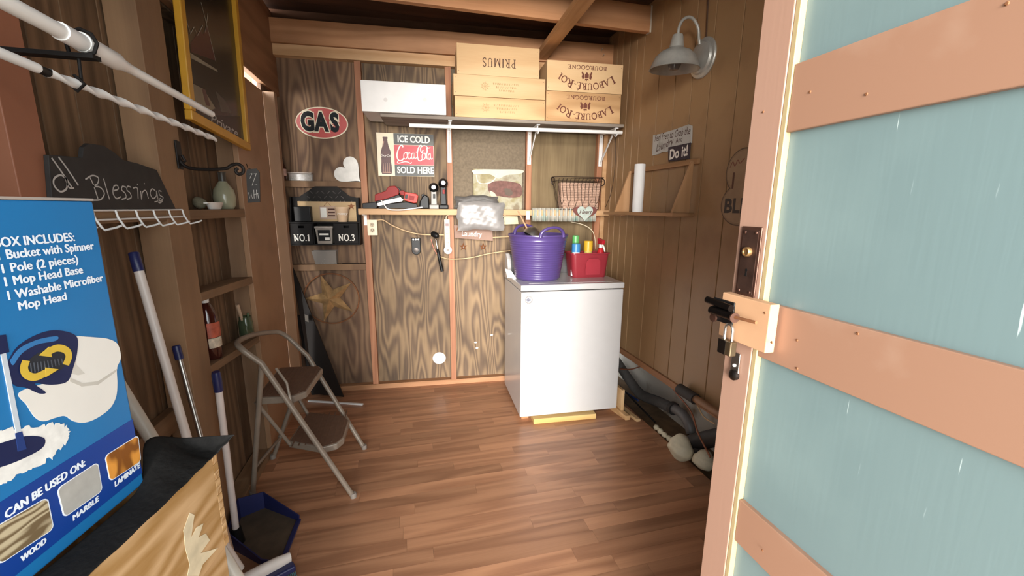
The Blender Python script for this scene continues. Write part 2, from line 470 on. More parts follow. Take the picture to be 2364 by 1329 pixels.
bbox('stud', UL, UL + .05, .04, 2.37, PWD, 0, M_cedar)
bbox('bottom_plate', UL, UR, 0, .04, PWD, .005, M_cedarX)
bbox('top_plate', UL, UR, 2.372, 2.44, PWD, .01, M_pineX)
bbox('header', UL, UR, 2.442, 2.585, PWD, .03, M_cedarX)
bbox('closing_board', UL - .1, UR + .1, 2.58, 2.70, PWD - .03, PWD + .01, M_deck)
bbox('ledge', UL + .02, S1 - .022, bp(740, 432)[1], bp(740, 418)[1], PWD, -.002, M_leftst)
bbox('ledge', UL + .02, S1 - .022, bp(760, 624)[1], bp(760, 610)[1], PWD, -.002, M_leftst)
RZ = bp(950, 482)[1]
bbox('rail', bp(832, 490)[0], UR - .005, RZ - .042, RZ, 0.001, .085, M_pineX)

# left wall
wl = struct('wall_left', 'dark board left wall of the shed with open studs', (XL, 1.6, 0))
y = -.2
k = 0
while y < 2.40:
    wdt = (.145, .19, .13, .16)[k % 4]
    MB().box(-.915, -.895, y, min(y + wdt, 2.415) - .003, 0, 2.62).build('board', M_left, wl, bev=.002); y += wdt; k += 1
def lbox(name, y0, y1, z0, z1, x0, x1, mat, bev=.002): return MB().box(x0, x1, y0, y1, z0, z1).build(name, mat, wl, bev=bev)
lbox('stud', 1.135, 1.225, 0, 2.2, -.89, XL, M_redpost)
lbox('stud', 1.69, 1.845, 0, 2.2, -.89, XL, M_leftst)
lbox('stud', .52, .56, 0, 2.2, -.89, XL, M_leftst)
lbox('panel', 2.415, 2.900, 0, 2.072, -.825, XL, M_tan)
lbox('stud', 2.416, 2.45, 0, 2.2, -.915, -.826, M_leftst)
lbox('closing_board', -.2, 2.45, 2.12, 2.66, -.93, -.836, M_left)
lbox('post', 2.9045, 2.955, 0, 2.072, XL, ony(655, 450, 2.904).x, M_tan)
lbox('panel', 2.96, 3.3, 0, 2.64, -.84, -.82, M_plyR)
lbox('header', -.2, 3.28, 2.128, 2.64, -.835, XL, M_cedarY)
lbox('ledge', 1.228, 1.688, 1.350, 1.388, -.893, XL, M_leftY)
lbox('ledge', 1.847, 2.413, 1.347, 1.385, -.893, XL, M_leftY)
for (ya, za, yb, zb) in ((1.847, 1.062, 2.413, 1.035), (1.847, .757, 2.413, .712)):
    MB().hexa([(-.893, ya, za - .035), (XL, ya, za - .035), (XL, yb, zb - .035), (-.893, yb, zb - .035), (-.893, ya, za), (XL, ya, za), (XL, yb, zb), (-.893, yb, zb)]).build('ledge', M_leftY, wl, bev=.002)
lbox('bottom_plate', -.2, 2.95, 0, .04, -.89, XL - .002, M_leftY)
lbox('brace', 1.20, 1.70, .58, .66, -.893, -.86, M_leftY)

# right wall
wr = struct('wall_right', 'brown painted vertical groove panelling on the right wall', (XR, 1.6, .4))
gs = [3.2, 3.06, 2.96, 2.875, 2.784, 2.686, 2.595, 2.407, 2.237, 2.087, 1.943, 1.755, 1.60, 1.40, 1.24, 1.05, .9, .7, .5, .3, .1, -.2]
for a, b in zip(gs[1:], gs[:-1]):
    MB().box(XR, XR + .012, a + .003, b - .003, .378, 2.66).build('board', M_rw, wr, bev=.0016)
MB().box(XR + .0095, XR + .03, -.2, 3.25, .378, 2.66).build('backing', M_lit_groove, wr)  # shows through the gaps as painted bright lines
MB().box(XR - .012, 1.76, -.2, 3.25, .335, .377).build('sill', M_cedarY, wr, bev=.003)
MB().box(1.74, 1.78, -.2, 3.25, -.1, .336).build('stem', M_white_old, wr)

# ceiling
ce = struct('ceiling', 'dark roof decking over bare joists', (0.3, 1.5, 2.66))
for i in range(19):
    MB().box(-.95, 1.8, -.3 + i * .19, -.3 + i * .19 + .187, 2.66, 2.68).build('board', M_deck, ce)
MB().box(XL, XR, 2.53, 2.568, 2.487, 2.634).build('joist', M_cedarX, ce, bev=.002)
MB().box(XR - .012, XR - .001, 2.5285, 2.5695, 2.485, 2.636).build('joist_end', plain('bare_end', '#b9ab98', .8), ce)
for jy in (1.9, 1.25, .6):
    MB().box(XL, XR, jy, jy + .038, 2.487, 2.634).build('joist', M_cedarX, ce, bev=.002)
e0, e1 = onz(1258, 128, 2.45), onz(1340, 2, 2.45)
MB().bar((e0.x, 3.13, 2.467), (e1.x, e1.y - .6, 2.467), .085, .036).build('brace', M_pineY, ce, bev=.002)

# unseen front wall, doorway made wider and taller to let in light
wf = struct('wall_front', 'front wall of the shed with the open doorway', (0, -.22, 0))
MB().box(-.95, -.60, -.26, -.2, -.1, 2.68).build('panel', M_left, wf)
MB().box(.60, 1.80, -.26, -.2, -.1, 2.68).build('panel', M_left, wf)
MB().box(-.60, .60, -.26, -.2, 2.40, 2.68).build('panel', M_left, wf)

# open door
dr = struct('door_1', 'open panelled door with teal panels and pink tan rails', (XD + .02, .2, .01))
def dbox(name, ya, yb, za, zb, xa, xb, mat, bev=.0015, parent=dr): return MB().box(xa, xb, ya, yb, za, zb).build(name, mat, parent, bev=bev)
DE = .633
dbox('stile', .572, DE, .01, 2.04, XD, XD + .035, M_doors)
dbox('stile', -.19, -.08, .01, 2.04, XD, XD + .035, M_doors)
dbox('bead', .5625, .5715, .01, 2.04, XD + .0015, XD + .03, M_lit_bead, .001)  # side face of the stile, its brightness put into the cream colour
dbox('bead', -.0795, -.0705, .01, 2.04, XD + .0015, XD + .03, M_lit_bead, .001)
rails = [(1.88, 2.04), (1.522, 1.622), (1.147, 1.245), (.772, .861), (.40, .49), (.01, .16)]
for za, zb in rails:
    dbox('rail', -.07, .562, za, zb, XD + .004, XD + .034, M_doorp)
for (za, zb), (zc, zd) in zip(rails[1:], rails[:-1]):
    dbox('panel', -.07, .562, zb - .002, zc + .002, XD + .013, XD + .026, M_teal, 0)

# ------------------------------------------------------------------ common object materials
M_wht = plain('white_enamel', '#e8e6e2', .35, noise=.02)
M_wmetal = plain('white_metal', '#e3e1de', .4, noise=.04)
M_blk = plain('black_paint', '#191615', .65, noise=.2, spec=.2)
M_blkp = plain('black_plastic', '#141313', .45, noise=.1, spec=.25)
M_steel = plain('steel', '#b9b6b0', .35, 1.0, noise=.1)
M_dsteel = plain('dark_steel', '#4a4542', .4, 1.0, noise=.2)
M_rust = plain('rusty_metal', '#8a5a3a', .7, .4, noise=.3, scale=30)
M_navy = plain('navy_plastic', '#1f2450', .4, noise=.06)
M_red = plain('red_plastic', '#b01e2c', .4, noise=.06)
M_ink = plain('dark_ink', '#4a2c22', .8, noise=.1)
M_inkf = plain('faded_ink', '#a98b62', .9, noise=.1)
M_white_ink = plain('white_ink', '#e9e4da', .7, noise=.03)
M_chalk = plain('chalk', '#b9b4ad', .9, noise=.1)
M_crate = wood('wine_crate', '#d8b68a', '#c6a072', axis=0, ring=3, stretch=9, size=6, rough=.6, contrast=.7, fine=.4, var=.05)
M_crate2 = wood('wine_crate_grained', '#d3ab7d', '#b38a5d', axis=0, ring=6, stretch=7, size=5, rough=.6, contrast=.8, fine=.3, var=.06)
M_gshelf = wood('grey_shelf', '#8d8276', '#6c6157', axis=0, ring=4, stretch=12, size=6, rough=.7, contrast=.8, fine=.5)
M_glass = plain('clear_glass', '#dfe6e0', .08, trans=.95, noise=.01)
M_clear = plain('clear_plastic', '#cfc9c2', .15, noise=.02, alpha=.38, spec=.6)
M_cable = plain('cable_tan', '#c9a77c', .5, noise=.05)
M_paper = plain('paper', '#e9e6df', .8, noise=.04)

def bbx(F, x0, y0, x1, y1, w):
    """pixel rectangle on a wall frame at offset w -> u0,u1,v0,v1"""
    a, b = fp(F, x0, y0, w), fp(F, x1, y0, w)
    c, d = fp(F, x0, y1, w), fp(F, x1, y1, w)
    return (a[0] + c[0]) / 2, (b[0] + d[0]) / 2, (c[1] + d[1]) / 2, (a[1] + b[1]) / 2

# ------------------------------------------------------------------ high shelf with brackets, rod and boxes
sh = MB().box(.03, 1.672, 1.962, 1.982, .0, .30).build('shelf_board', M_gshelf, None, B, bev=.002)
tag(sh, 'long weathered grey shelf board carrying wooden wine boxes', 'shelf')
def bracket(u, lab):
    t = thing('shelf_bracket', lab, 'bracket', fw_pt(B, u, 1.725, .004), 'white brackets under the grey shelf')
    MB().box(u - .014, u + .014, 1.725, 1.962, .0005, .006).build('wall_plate', M_wmetal, t, B, bev=.001)
    MB().box(u - .012, u + .012, 1.955, 1.961, .006, .285).build('arm', M_wmetal, t, B, bev=.001)
    MB().bar((u, 1.75, .006), (u, 1.955, .25), .016, .006, up=(1, 0, 0)).build('brace', M_wmetal, t, B, bev=.001)
    hk = [(u, 1.955, .262), (u, 1.93, .252)] + [(u, 1.925 + .022 * math.sin(a), .272 + .022 * math.cos(a)) for a in [R(q) for q in (180, 215, 250, 290, 330, 360)]]
    MB().tube(hk, .004, 6).build('rod_hook', M_wmetal, t, B)
    for v in (1.737, 1.94):
        MB().cyl((u, v, .006), (u, v, .0085), .004, n=8).build('screw', M_steel, t, B)
bracket(S2, 'white metal shelf bracket above the power strip')
bracket(S3, 'white metal shelf bracket between the cow picture and the wire basket')
bracket(S4 + .003, 'white metal shelf bracket nearest the panelled wall')
rod = MB().tube([(.205, 1.922, .272), (1.672, 1.932, .272)], .0125, 14).build('closet_rod', M_wht, None, B, smooth=True)
tag(rod, 'white closet rod hanging under the grey shelf', 'rod')

t = thing('white_box', 'long white painted box at the left end of the high shelf', 'box', fw_pt(B, .18, 1.985, .16))
MB().box(-.075, .442, 1.984, 2.165, .01, .325).build('body', plain('white_box_paint', '#dcd9d6', .55, noise=.03), t, B, bev=.003)
for px in (890, 981):
    u, v = fp(B, px, 230, .326)
    MB().lathe([(.0, .0), (.011, .0), (.012, .0008), (.0, .0012)], Matrix.Translation((u, v, .3255)), 14).build('plug', plain('filler', '#cfcac6', .7), t, B)

def crate(name, lab, u0, u1, v0, v1, w0, w1, mat, printer, lid=False):
    t = thing(name, lab, 'box', fw_pt(B, (u0 + u1) / 2, v0, (w0 + w1) / 2), 'wooden wine boxes on the high shelf')
    th = .009
    MB().box(u0, u1, v0, v1, w1 - th, w1).build('front', mat, t, B, bev=.0012)
    MB().box(u0, u1, v0, v1, w0, w0 + th).build('back', mat, t, B, bev=.0012)
    MB().box(u0 + .0005, u0 + th, v0, v1, w0 + th, w1 - th).build('side', mat, t, B)
    MB().box(u1 - th, u1 - .0005, v0, v1, w0 + th, w1 - th).build('side', mat, t, B)
    MB().box(u0 + th, u1 - th, v0 + .002, v0 + .008, w0 + th, w1 - th).build('bottom', mat, t, B)
    MB().box(u0 + th, u1 - th, v1 - .009, v1 - .002, w0 + th, w1 - th).build('lid', mat, t, B)
    for sx in (u0 + .012, u1 - .012):
        for sv in (v0 + .02, v1 - .02):
            MB().cyl((sx, sv, w1), (sx, sv, w1 + .0006), .0018, n=6).build('nail', M_dsteel, t, B)
    printer(t, u0, u1, v0, v1, w1)
    return t
def pr_primus(t, u0, u1, v0, v1, w):
    serif('PRIMUS', .052, M_ink, B, (u0 + u1) / 2 - .0, (v0 + v1) / 2 - .012, w + .0006, t, rot=math.pi, sx=.88, wk=.8, gap=.14)
def pr_faded(t, u0, u1, v0, v1, w):
    c, m = (u0 + u1) / 2, (v0 + v1) / 2
    pass
    mb = MB()
    for k in range(9):
        ribbon(mb, [(c - .10, m), (c - .10 + .03 * math.cos(k * .7), m + .03 * math.sin(k * .7))], .002, w + .0006)
    ribbon(mb, arc(c - .1, m, .02, .02, 0, 360, 24), .0025, w + .0006)
    mb.build('emblem', M_inkf, t, B); mb = MB()
    for r_ in (0, 1, 2):
        for k in range(15 - 3 * r_): ribbon(mb, [(c - .045 + r_ * .02 + k * .0115, m + .024 - r_ * .02), (c - .041 + r_ * .02 + k * .0115, m + .012 - r_ * .02)], .0035 if k % 3 else .006, w + .0006)
    mb.build('print_lines', M_inkf, t, B)['kind'] = 'stuff'
M_ink2 = plain('wine_ink', '#6b3a2a', .8, noise=.1)
def pr_labour(t, u0, u1, v0, v1, w):
    c, m, H, Wd = (u0 + u1) / 2, (v0 + v1) / 2, v1 - v0, u1 - u0
    serif('BOURGOGNE', .024, M_ink2, B, c + .012, v1 - H * .17, w + .0006, t, rot=math.pi, sx=1.55, wk=1.3, name='region_name')
    serif('LABOURÉ-ROI', .050, M_ink2, B, c + .010, v0 + H * .17, w + .0006, t, rot=math.pi, bend=.34, sx=1.22, small=.82, wk=1.25, name='maker_name')
    mb = MB()                                           # coat of arms: shield between two lions and a crown, upside down
    cx, cy = c + .01, m + .012
    sh_ = [(cx - .014, cy - .016), (cx + .014, cy - .016), (cx + .014, cy + .006), (cx, cy + .022), (cx - .014, cy + .006)]
    mb.prism(sh_, w + .0003, w + .0008)
    for sgn in (-1, 1):
        lion = [(cx + sgn * a, cy + b) for a, b in ((.017, -.018), (.03, -.024), (.036, -.008), (.032, .004), (.038, .018), (.03, .026), (.024, .012), (.019, .016), (.018, 0))]
        mb.prism(lion if sgn > 0 else lion[::-1], w + .0003, w + .0008)
    mb.prism([(cx - .012, cy - .02), (cx - .012, cy - .032), (cx - .004, cy - .026), (cx, cy - .036), (cx + .004, cy - .026), (cx + .012, cy - .032), (cx + .012, cy - .02)][::-1], w + .0003, w + .0008)
    mb.build('coat_of_arms', M_ink2, t, B)
crate('wine_box', 'pale wooden box with upside down PRIMUS lettering on top of the stack', .516, 1.056, 2.243, 2.425, .02, .295, M_crate, pr_primus)
crate('wine_box', 'wooden wine box with faded print directly under the PRIMUS box', .492, 1.098, 2.112, 2.241, .02, .30, M_crate, pr_faded)
crate('wine_box', 'knotty wooden box with faded print resting on the shelf below two boxes', .499, 1.100, 1.983, 2.110, .02, .298, M_crate2, pr_faded)
crate('wine_box', 'upper box with arched LABOURÉ-ROI print at the shelf right end', 1.108, 1.642, 2.175, 2.362, .02, .30, M_crate, pr_labour)
crate('wine_box', 'grainy lower box with arched LABOURÉ-ROI print resting on the shelf right end', 1.106, 1.638, 1.983, 2.173, .02, .30, M_crate2, pr_labour)

# ------------------------------------------------------------------ tin signs
t = thing('gas_sign', 'oval red tin sign reading GAS', 'sign', fw_pt(B, -.40, 1.866, PWD))
def oval(a, b, n=48): return [(-.402 + a * math.cos(2 * math.pi * k / n), 1.97 + b * math.sin(2 * math.pi * k / n)) for k in range(n)]
M_gred = painted('sign_red', '#b2423c', '#a03a36', rough=.45, scale=8)
M_cream = plain('sign_cream', '#ded0b4', .5, noise=.06)
M_gblk = plain('sign_black', '#1b1e20', .6, noise=.1, spec=.2)
MB().prism(oval(.172, .105), PWD + .004, PWD + .009).build('rim', M_cream, t, B, bev=.001)
MB().prism(oval(.164, .097), PWD + .009, PWD + .0105).build('face', M_gred, t, B)
for ch, du in (('G', -.092), ('A', -.004), ('S', .083)):
    text(ch, .165, M_cream, B, -.402 + du, 1.97, PWD + .011, t, name='letter_outline', bold=.016, sx=.72)
    text(ch, .165, M_gblk, B, -.402 + du, 1.97, PWD + .0125, t, name='letter', bold=.0085, sx=.72)

t = thing('soda_sign', 'tin sign with a bottle reading ICE COLD COCA-COLA SOLD HERE', 'sign', fw_pt(B, .155, 1.622, PWD))
w = PWD + .006
u0, u1, v0, v1 = -.045, .355, 1.624, 1.922
M_sgk = painted('sign_charcoal', '#3a3a36', '#4a4840', rough=.5, scale=12)
M_sred = painted('sign_cola_red', '#b8303a', '#c04048', rough=.5, scale=10)
M_bott = plain('printed_cola', '#4a211c', .5, noise=.25, scale=25)
MB().box(u0, u1, v0, v1, w - .002, w).build('plate', M_cream, t, B, bev=.001)
us = u0 + .118
MB().box(us, u1, v1 - .078, v1 - .001, w, w + .0006).build('top_band', M_sgk, t, B)
MB().box(us, u1 - .003, v0 + .08, v1 - .080, w, w + .0006).build('red_band', M_sred, t, B)
MB().box(us, u1 - .001, v0 + .002, v0 + .078, w, w + .0006).build('bottom_band', M_sgk, t, B)
text('ICE COLD', .064, M_white_ink, B, (us + u1) / 2, v1 - .041, w + .001, t, bold=.0018, sx=.80)
text('SOLD HERE', .064, M_white_ink, B, (us + u1) / 2 + .006, v0 + .042, w + .001, t, bold=.0018, sx=.80)
# bottle silhouette
bc = u0 + .06
prof = [(.016, .27), (.018, .262), (.015, .255), (.016, .235), (.022, .205), (.034, .17), (.037, .145), (.033, .12), (.034, .10), (.038, .06), (.038, .03), (.033, .014)]
def bottle(k, a=0, b=99):
    pr = [(x * k, z) for x, z in prof if a <= z <= b]
    return [(bc - x, v0 + z) for x, z in pr] + [(bc + x, v0 + z) for x, z in pr[::-1]]
MB().prism(bottle(1.0), w, w + .0006).build('bottle_print', M_bott, t, B)
mb = MB()
for dx in (-.02, -.007, .007, .02): ribbon(mb, [(bc + dx, v0 + .02), (bc + dx * 1.05, v0 + .09)], .0022, w + .0008)
ribbon(mb, [(bc - .01, v0 + .24), (bc - .018, v0 + .20)], .003, w + .0008)
ribbon(mb, [(bc - .03, v0 + .025), (bc + .03, v0 + .025)], .006, w + .0008)
mb.build('bottle_highlight', plain('bottle_hi', '#b98a72', .5), t, B)['kind'] = 'stuff'
text('Coca-Cola', .022, M_white_ink, B, bc, v0 + .142, w + .001, t, shear=.3, sx=.8)
# flowing script across the red band
def script(cx, cy, k):
    mb = MB()
    S = lambda pts, wd: ribbon(mb, [(cx + a * k, cy + b * k) for a, b in spline(pts, 5)], wd * k * .66, w + .001)
    # capital C with tail sweeping under the word
    S([(-.62, .42), (-.66, .52), (-.78, .50), (-.93, .22), (-1.0, -.1), (-.92, -.34), (-.74, -.36), (-.58, -.2)], .11)
    S([(-.92, -.34), (-.99, -.5), (-.86, -.52), (-.62, -.44), (-.38, -.44), (-.2, -.52), (-.14, -.44)], .07)
    def o(x): S([(x + .02, .12), (x - .08, .02), (x - .09, -.2), (x + .02, -.26), (x + .11, -.12), (x + .1, .06), (x + .02, .12), (x + .16, .1)], .075)
    o(-.5)
    S([(-.2, .06), (-.26, .12), (-.34, .02), (-.35, -.18), (-.26, -.26), (-.15, -.16)], .08)
    S([(-.0, .1), (-.1, .06), (-.13, -.14), (-.06, -.26), (.02, -.12), (.04, .12), (.03, -.14), (.1, -.24), (.16, -.16)], .075)
    S([(.15, .16), (.22, .18)], .08)
    # second capital with the loop
    S([(.58, .3), (.5, .14), (.42, .3), (.48, .5), (.56, .5), (.42, .56), (.28, .34), (.22, -.02), (.28, -.3), (.42, -.34), (.54, -.2)], .1)
    S([(.5, .5), (.7, .56), (.9, .42), (1.02, .46)], .07)
    o(.6)
    S([(.74, -.1), (.84, .2), (.86, .4), (.8, .38), (.78, .05), (.8, -.2), (.88, -.24)], .07)
    S([(.98, .08), (.9, .04), (.87, -.14), (.94, -.26), (1.0, -.1), (1.02, .1), (1.02, -.14), (1.08, -.24), (1.14, -.16)], .07)
    return mb.build('script_lettering', M_white_ink, t, B)
script((us + u1) / 2 - .004, (v0 + v1) / 2 + .004, .118)

# ------------------------------------------------------------------ items on the upper ledge of the first bay
LZ = bp(740, 418)[1]
# silver heart cut-out leaning on its side
cu_, cv_ = bp(770, 412, -.02)
hp = []
for k in range(40):
    a = 2 * math.pi * k / 40
    hx = 16 * math.sin(a) ** 3; hy = 13 * math.cos(a) - 5 * math.cos(2 * a) - 2 * math.cos(3 * a) - math.cos(4 * a)
    hp.append((hx, hy))
c_, s_ = math.cos(R(48)), math.sin(R(48))
pts = [((c_ * x - s_ * y_), (s_ * x + c_ * y_)) for x, y_ in hp]
pts = [(x * .0062, y_ * .0062) for x, y_ in pts]
mnx, mxx, mny = min(p[0] for p in pts), max(p[0] for p in pts), min(p[1] for p in pts)
c0 = bp(800, 412, -.02)
hx0 = S1 - .024 - mxx
o = MB().prism([(hx0 + x, LZ + y_ - mny) for x, y_ in pts][::-1], -.025, -.019).build('metal_heart', plain('galvanised', '#b8b4ae', .5, .5, noise=.12, scale=20), None, B, bev=.001)
tag(o, 'pale grey metal heart lying on its side on the upper ledge', 'heart')
# dark bottle at the left end, small clear tub
def lathe_at(name, prof, p, mat, parent, n=24, smooth=True):
    return MB().lathe(prof, Matrix.Translation(p), n).build(name, mat, parent, smooth=smooth)
q = ony(654, 415, 3.205); q.z = LZ
t = thing('sauce_bottle', 'small dark bottle with a pale label on the upper ledge', 'bottle', q)
lathe_at('body', [(.0, 0), (.022, 0), (.024, .004), (.024, .085), (.012, .115), (.011, .135), (0, .135)], q, plain('brown_glass', '#3a1d12', .15, noise=.05), t)
lathe_at('label', [(.0245, .03), (.0248, .03), (.0248, .075), (.0245, .075)], q, plain('label_pink', '#c9a79a', .7, noise=.25, scale=60), t)
lathe_at('cap', [(0, .133), (.013, .133), (.013, .15), (0, .15)], q, M_blkp, t)
u0, u1, _, v1 = bbx(B, 667, 392, 720, 412, -.02)
t = thing('flat_container', 'low clear plastic container beside the dark bottle', 'container', fw_pt(B, (u0 + u1) / 2, LZ, -.025))
MB().box(u0, u1, LZ, LZ + .05, -.048, -.006).build('tub', M_clear, t, B, bev=.004)
MB().box(u0 - .003, u1 + .003, LZ + .05, LZ + .057, -.049, -.003).build('lid', plain('frosted_lid', '#a99a90', .4), t, B, bev=.002)

# ------------------------------------------------------------------ black wall organiser
OW = .10                                     # front plane
ob_ = bp(748, 565, OW)
u0, u1, v0, v1 = bbx(B, 668, 512, 830, 566, OW)
t = thing('wall_organizer', 'black wooden wall organizer with NO.1 and NO.3 drawers and tread plate top', 'organizer', fw_pt(B, (u0 + u1) / 2, v0, .02))
vt = bp(750, 455, .02)[1]
th = .009
MB().box(u0, u1, v0, v0 + th, .002, OW - .004).build('bottom_board', M_blk, t, B, bev=.001)
MB().box(u0, u1, v1 - th, v1, .002, OW).build('middle_shelf', M_blk, t, B, bev=.001)
for uu in (u0, u1 - th):
    MB().prism([(0, 0), (0, 1), (1, 1), (1, 0)], 0, 1)
    MB().hexa([(uu, v0, .002), (uu + th, v0, .002), (uu + th, v0, OW), (uu, v0, OW), (uu, vt, .002), (uu + th, vt, .002), (uu + th, vt, .03), (uu, vt, .03)]).build('side_panel', M_blk, t, B, bev=.001)
ua, ub = u0 + (u1 - u0) * .335, u0 + (u1 - u0) * .635
for uu in (ua, ub):
    MB().box(uu - .004, uu + .004, v0 + th, v1 - th, .002, OW - .006).build('divider', M_blk, t, B)
MB().box(u0, u1, v0, vt, .0005, .004).build('back_panel', M_blk, t, B)
for a, b, s in ((u0 + th + .002, ua - .006, 'NO.1'), (ub + .006, u1 - th - .002, 'NO.3')):
    d = MB()
    zc, hc, hh = v1 - .034, .018, .008
    m_ = (a + b) / 2
    yb, yt_ = v0 + th + .002, v1 - th - .002
    d.box(a, b, yb, zc - hh, OW - .008, OW + .002); d.box(a, b, zc + hh, yt_, OW - .008, OW + .002)
    d.box(a, m_ - hc, zc - hh, zc + hh, OW - .008, OW + .002); d.box(m_ + hc, b, zc - hh, zc + hh, OW - .008, OW + .002)
    d.box(a, b, yb, yb + .008, .01, OW - .008); d.box(a, a + .006, yb, yt_, .01, OW - .008); d.box(b - .006, b, yb, yt_, .01, OW - .008)
    dd = d.build('drawer', M_blk, t, B)
    serif(s, .045, M_white_ink, B, m_, v0 + (v1 - v0) * .33, OW + .0025, dd, sx=.9, wk=1.15)
# tread plate: flat-topped arch with raised bars
pa = [bp(x, y, .012) for x, y in ((676, 492), (684, 458), (726, 430), (778, 430), (806, 452), (830, 458), (832, 496))]
MB().prism(pa[::-1], .004, .008).build('tread_plate', plain('black_metal', '#221f1d', .55, .3, noise=.2, spec=.2), t, B)
mb = MB()
for r_ in range(4):
    for k in range(12):
        px, py = 680 + k * 13 + (r_ % 2) * 6, 466 - r_ * 11
        lim = 458 - (px - 684) * .66 if px < 726 else (430 if px < 778 else 430 + (px - 778) * .78)
        if py - 5 < lim + 2: continue
        a = bp(px, py, .008); sg = 1 if (k + r_) % 2 else -1
        mb.bar((a[0] - .008, a[1] + sg * .007, .009), (a[0] + .008, a[1] - sg * .007, .009), .004, .003, up=(0, 0, 1))
mb.build('tread_bars', M_dsteel, t, B)['kind'] = 'stuff'
MZ = v1
# things standing in it
uu0, uu1, _, vv1 = bbx(B, 679, 476, 718, 511, .08)
o = MB().box(uu0, uu1, MZ, vv1, .045, .09).build('small_case', M_blkp, None, B, bev=.006, seg=3); tag(o, 'small black square case on the organizer shelf', 'case')
t = thing('wooden_plaque', 'beige wooden plaque with a dark star standing on the organizer', 'sign', fw_pt(B, -.4, MZ, .02))
uu0, uu1, _, vv1 = bbx(B, 688, 465, 822, 511, .03)
M_beige = wood('beige_board', '#c9ab82', '#b6966c', axis=0, ring=3, stretch=10, size=6, rough=.7)
MB().box(uu0, uu1, MZ, vv1, .014, .026).build('board', M_beige, t, B, bev=.001)
def starpts(cx, cy, r, r2=.42, a0=90):
    return [(cx + (r if k % 2 == 0 else r * r2) * math.cos(R(a0 + 36 * k)), cy + (r if k % 2 == 0 else r * r2) * math.sin(R(a0 + 36 * k))) for k in range(10)]
sc_ = bp(811, 476, .03)
MB().prism(starpts(sc_[0], sc_[1], .026), .026, .03).build('star', M_rust, t, B)
ta = bbx(B, 738, 476, 776, 506, .03)
MB().box(ta[0], ta[1], ta[2], ta[3], .026, .029).build('tag', plain('tag_pink', '#b59a86', .8), t, B)
MB().box(ta[0] + .006, ta[0] + .045, ta[2] + .012, ta[3] - .008, .029, .0295).build('tag_icon', M_white_ink, t, B)
mb = MB()
for k in range(3): ribbon(mb, [(ta[0] + .055, ta[3] - .02 - k * .022), (ta[1] - .008, ta[3] - .02 - k * .022)], .009, .0293)
mb.build('tag_print', M_ink, t, B)['kind'] = 'stuff'
tw = [(ta[0] + .03, ta[3]), ((ta[0] + ta[1]) / 2, ta[3] + .03), (ta[1] - .03, ta[3])]
MB().tube([(a, b, .03) for a, b in tw], .0015, 5).build('wire', M_rust, t, B)
q = fw_pt(B, bp(790, 500, .085)[0], MZ, .078)
t = thing('cream_pot', 'small cream flower pot standing before the wooden plaque', 'pot', q)
lathe_at('pot', [(0, 0), (.028, 0), (.031, .003), (.045, .09), (.049, .09), (.049, .102), (.044, .102), (.03, .006), (0, .006)], q, plain('cream_glaze', '#d3b594', .5, noise=.06), t)
text('Happy', .026, M_white_ink, B, bp(790, 492, .125)[0], MZ + .058, .1265, t, shear=.25)
# tub in the middle slot
um = (ua + ub) / 2
t = thing('screw_tub', 'clear plastic tub with a dark label between the two drawers', 'tub', fw_pt(B, um, v0 + th, .05))
MB().hexa([(um - .048, v0 + th, .02), (um + .048, v0 + th, .02), (um + .048, v0 + th, .092), (um - .048, v0 + th, .092), (um - .056, v1 - .045, .014), (um + .056, v1 - .045, .014), (um + .056, v1 - .045, .098), (um - .056, v1 - .045, .098)]).build('tub', plain('cloudy_plastic', '#8f867d', .3, noise=.1), t, B, bev=.004)
MB().box(um - .06, um + .06, v1 - .045, v1 - .03, .012, .101).build('lid', plain('cloudy_lid', '#9a9188', .35), t, B, bev=.003)
lb = MB().hexa([(um - .04, v0 + .03, .0935), (um + .04, v0 + .03, .0935), (um + .04, v0 + .03, .0945), (um - .04, v0 + .03, .0945), (um - .04, v1 - .055, .0975), (um + .04, v1 - .055, .0975), (um + .04, v1 - .055, .0985), (um - .04, v1 - .055, .0985)]).build('label', M_blkp, t, B)
MB().box(um - .03, um + .03, v0 + .07, v0 + .082, .0965, .099).build('label_print', M_white_ink, t, B)
MB().box(um + .005, um + .035, v0 + .036, v0 + .055, .0955, .098).build('label_print', M_white_ink, t, B)

# bin of screws and a screw on the lower ledge
LZ2 = bp(760, 610)[1]
u0, u1, _, v1 = bbx(B, 722, 578, 778, 609, -.01)
t = thing('screw_bin', 'open clear plastic bin half full of screws on the lower ledge', 'bin', fw_pt(B, (u0 + u1) / 2, LZ2, -.02))
b_ = MB()
f_ = .018
W0, W1 = -.045, .0
def wallq(b, A, Bq, C, D): b.add([A, Bq, C, D], [(0, 1, 2, 3)])
bt = [(u0 + f_, LZ2 + .001, W0 + .004), (u1 - .004, LZ2 + .001, W0 + .004), (u1 - .004, LZ2 + .001, W1 - .004), (u0 + f_, LZ2 + .001, W1 - .004)]
tp = [(u0, v1, W0), (u1, v1, W0), (u1, v1, W1 + .012), (u0, v1, W1 + .012)]
b_.add(bt + tp, [(0, 1, 2, 3)] + [(i, (i + 1) % 4, 4 + (i + 1) % 4, 4 + i) for i in range(4)])
b_.build('bin', plain('cloudy_bin', '#a59c93', .3, alpha=.55), t, B, solid=.002)
mb = MB()
for k in range(70):
    a = (random.uniform(u0 + .025, u1 - .015), random.uniform(LZ2 + .004, LZ2 + .045), random.uniform(-.035, -.006))
    d = Vector((random.uniform(-1, 1), random.uniform(-.4, .4), random.uniform(-1, 1))).normalized() * .011
    mb.cyl(Vector(a) - d, Vector(a) + d, .0018, n=5)
ob2 = mb.build('screws', M_steel, t, B); ob2['kind'] = 'stuff'
a, b = bp(790, 606, -.02), bp(828, 604, -.02)
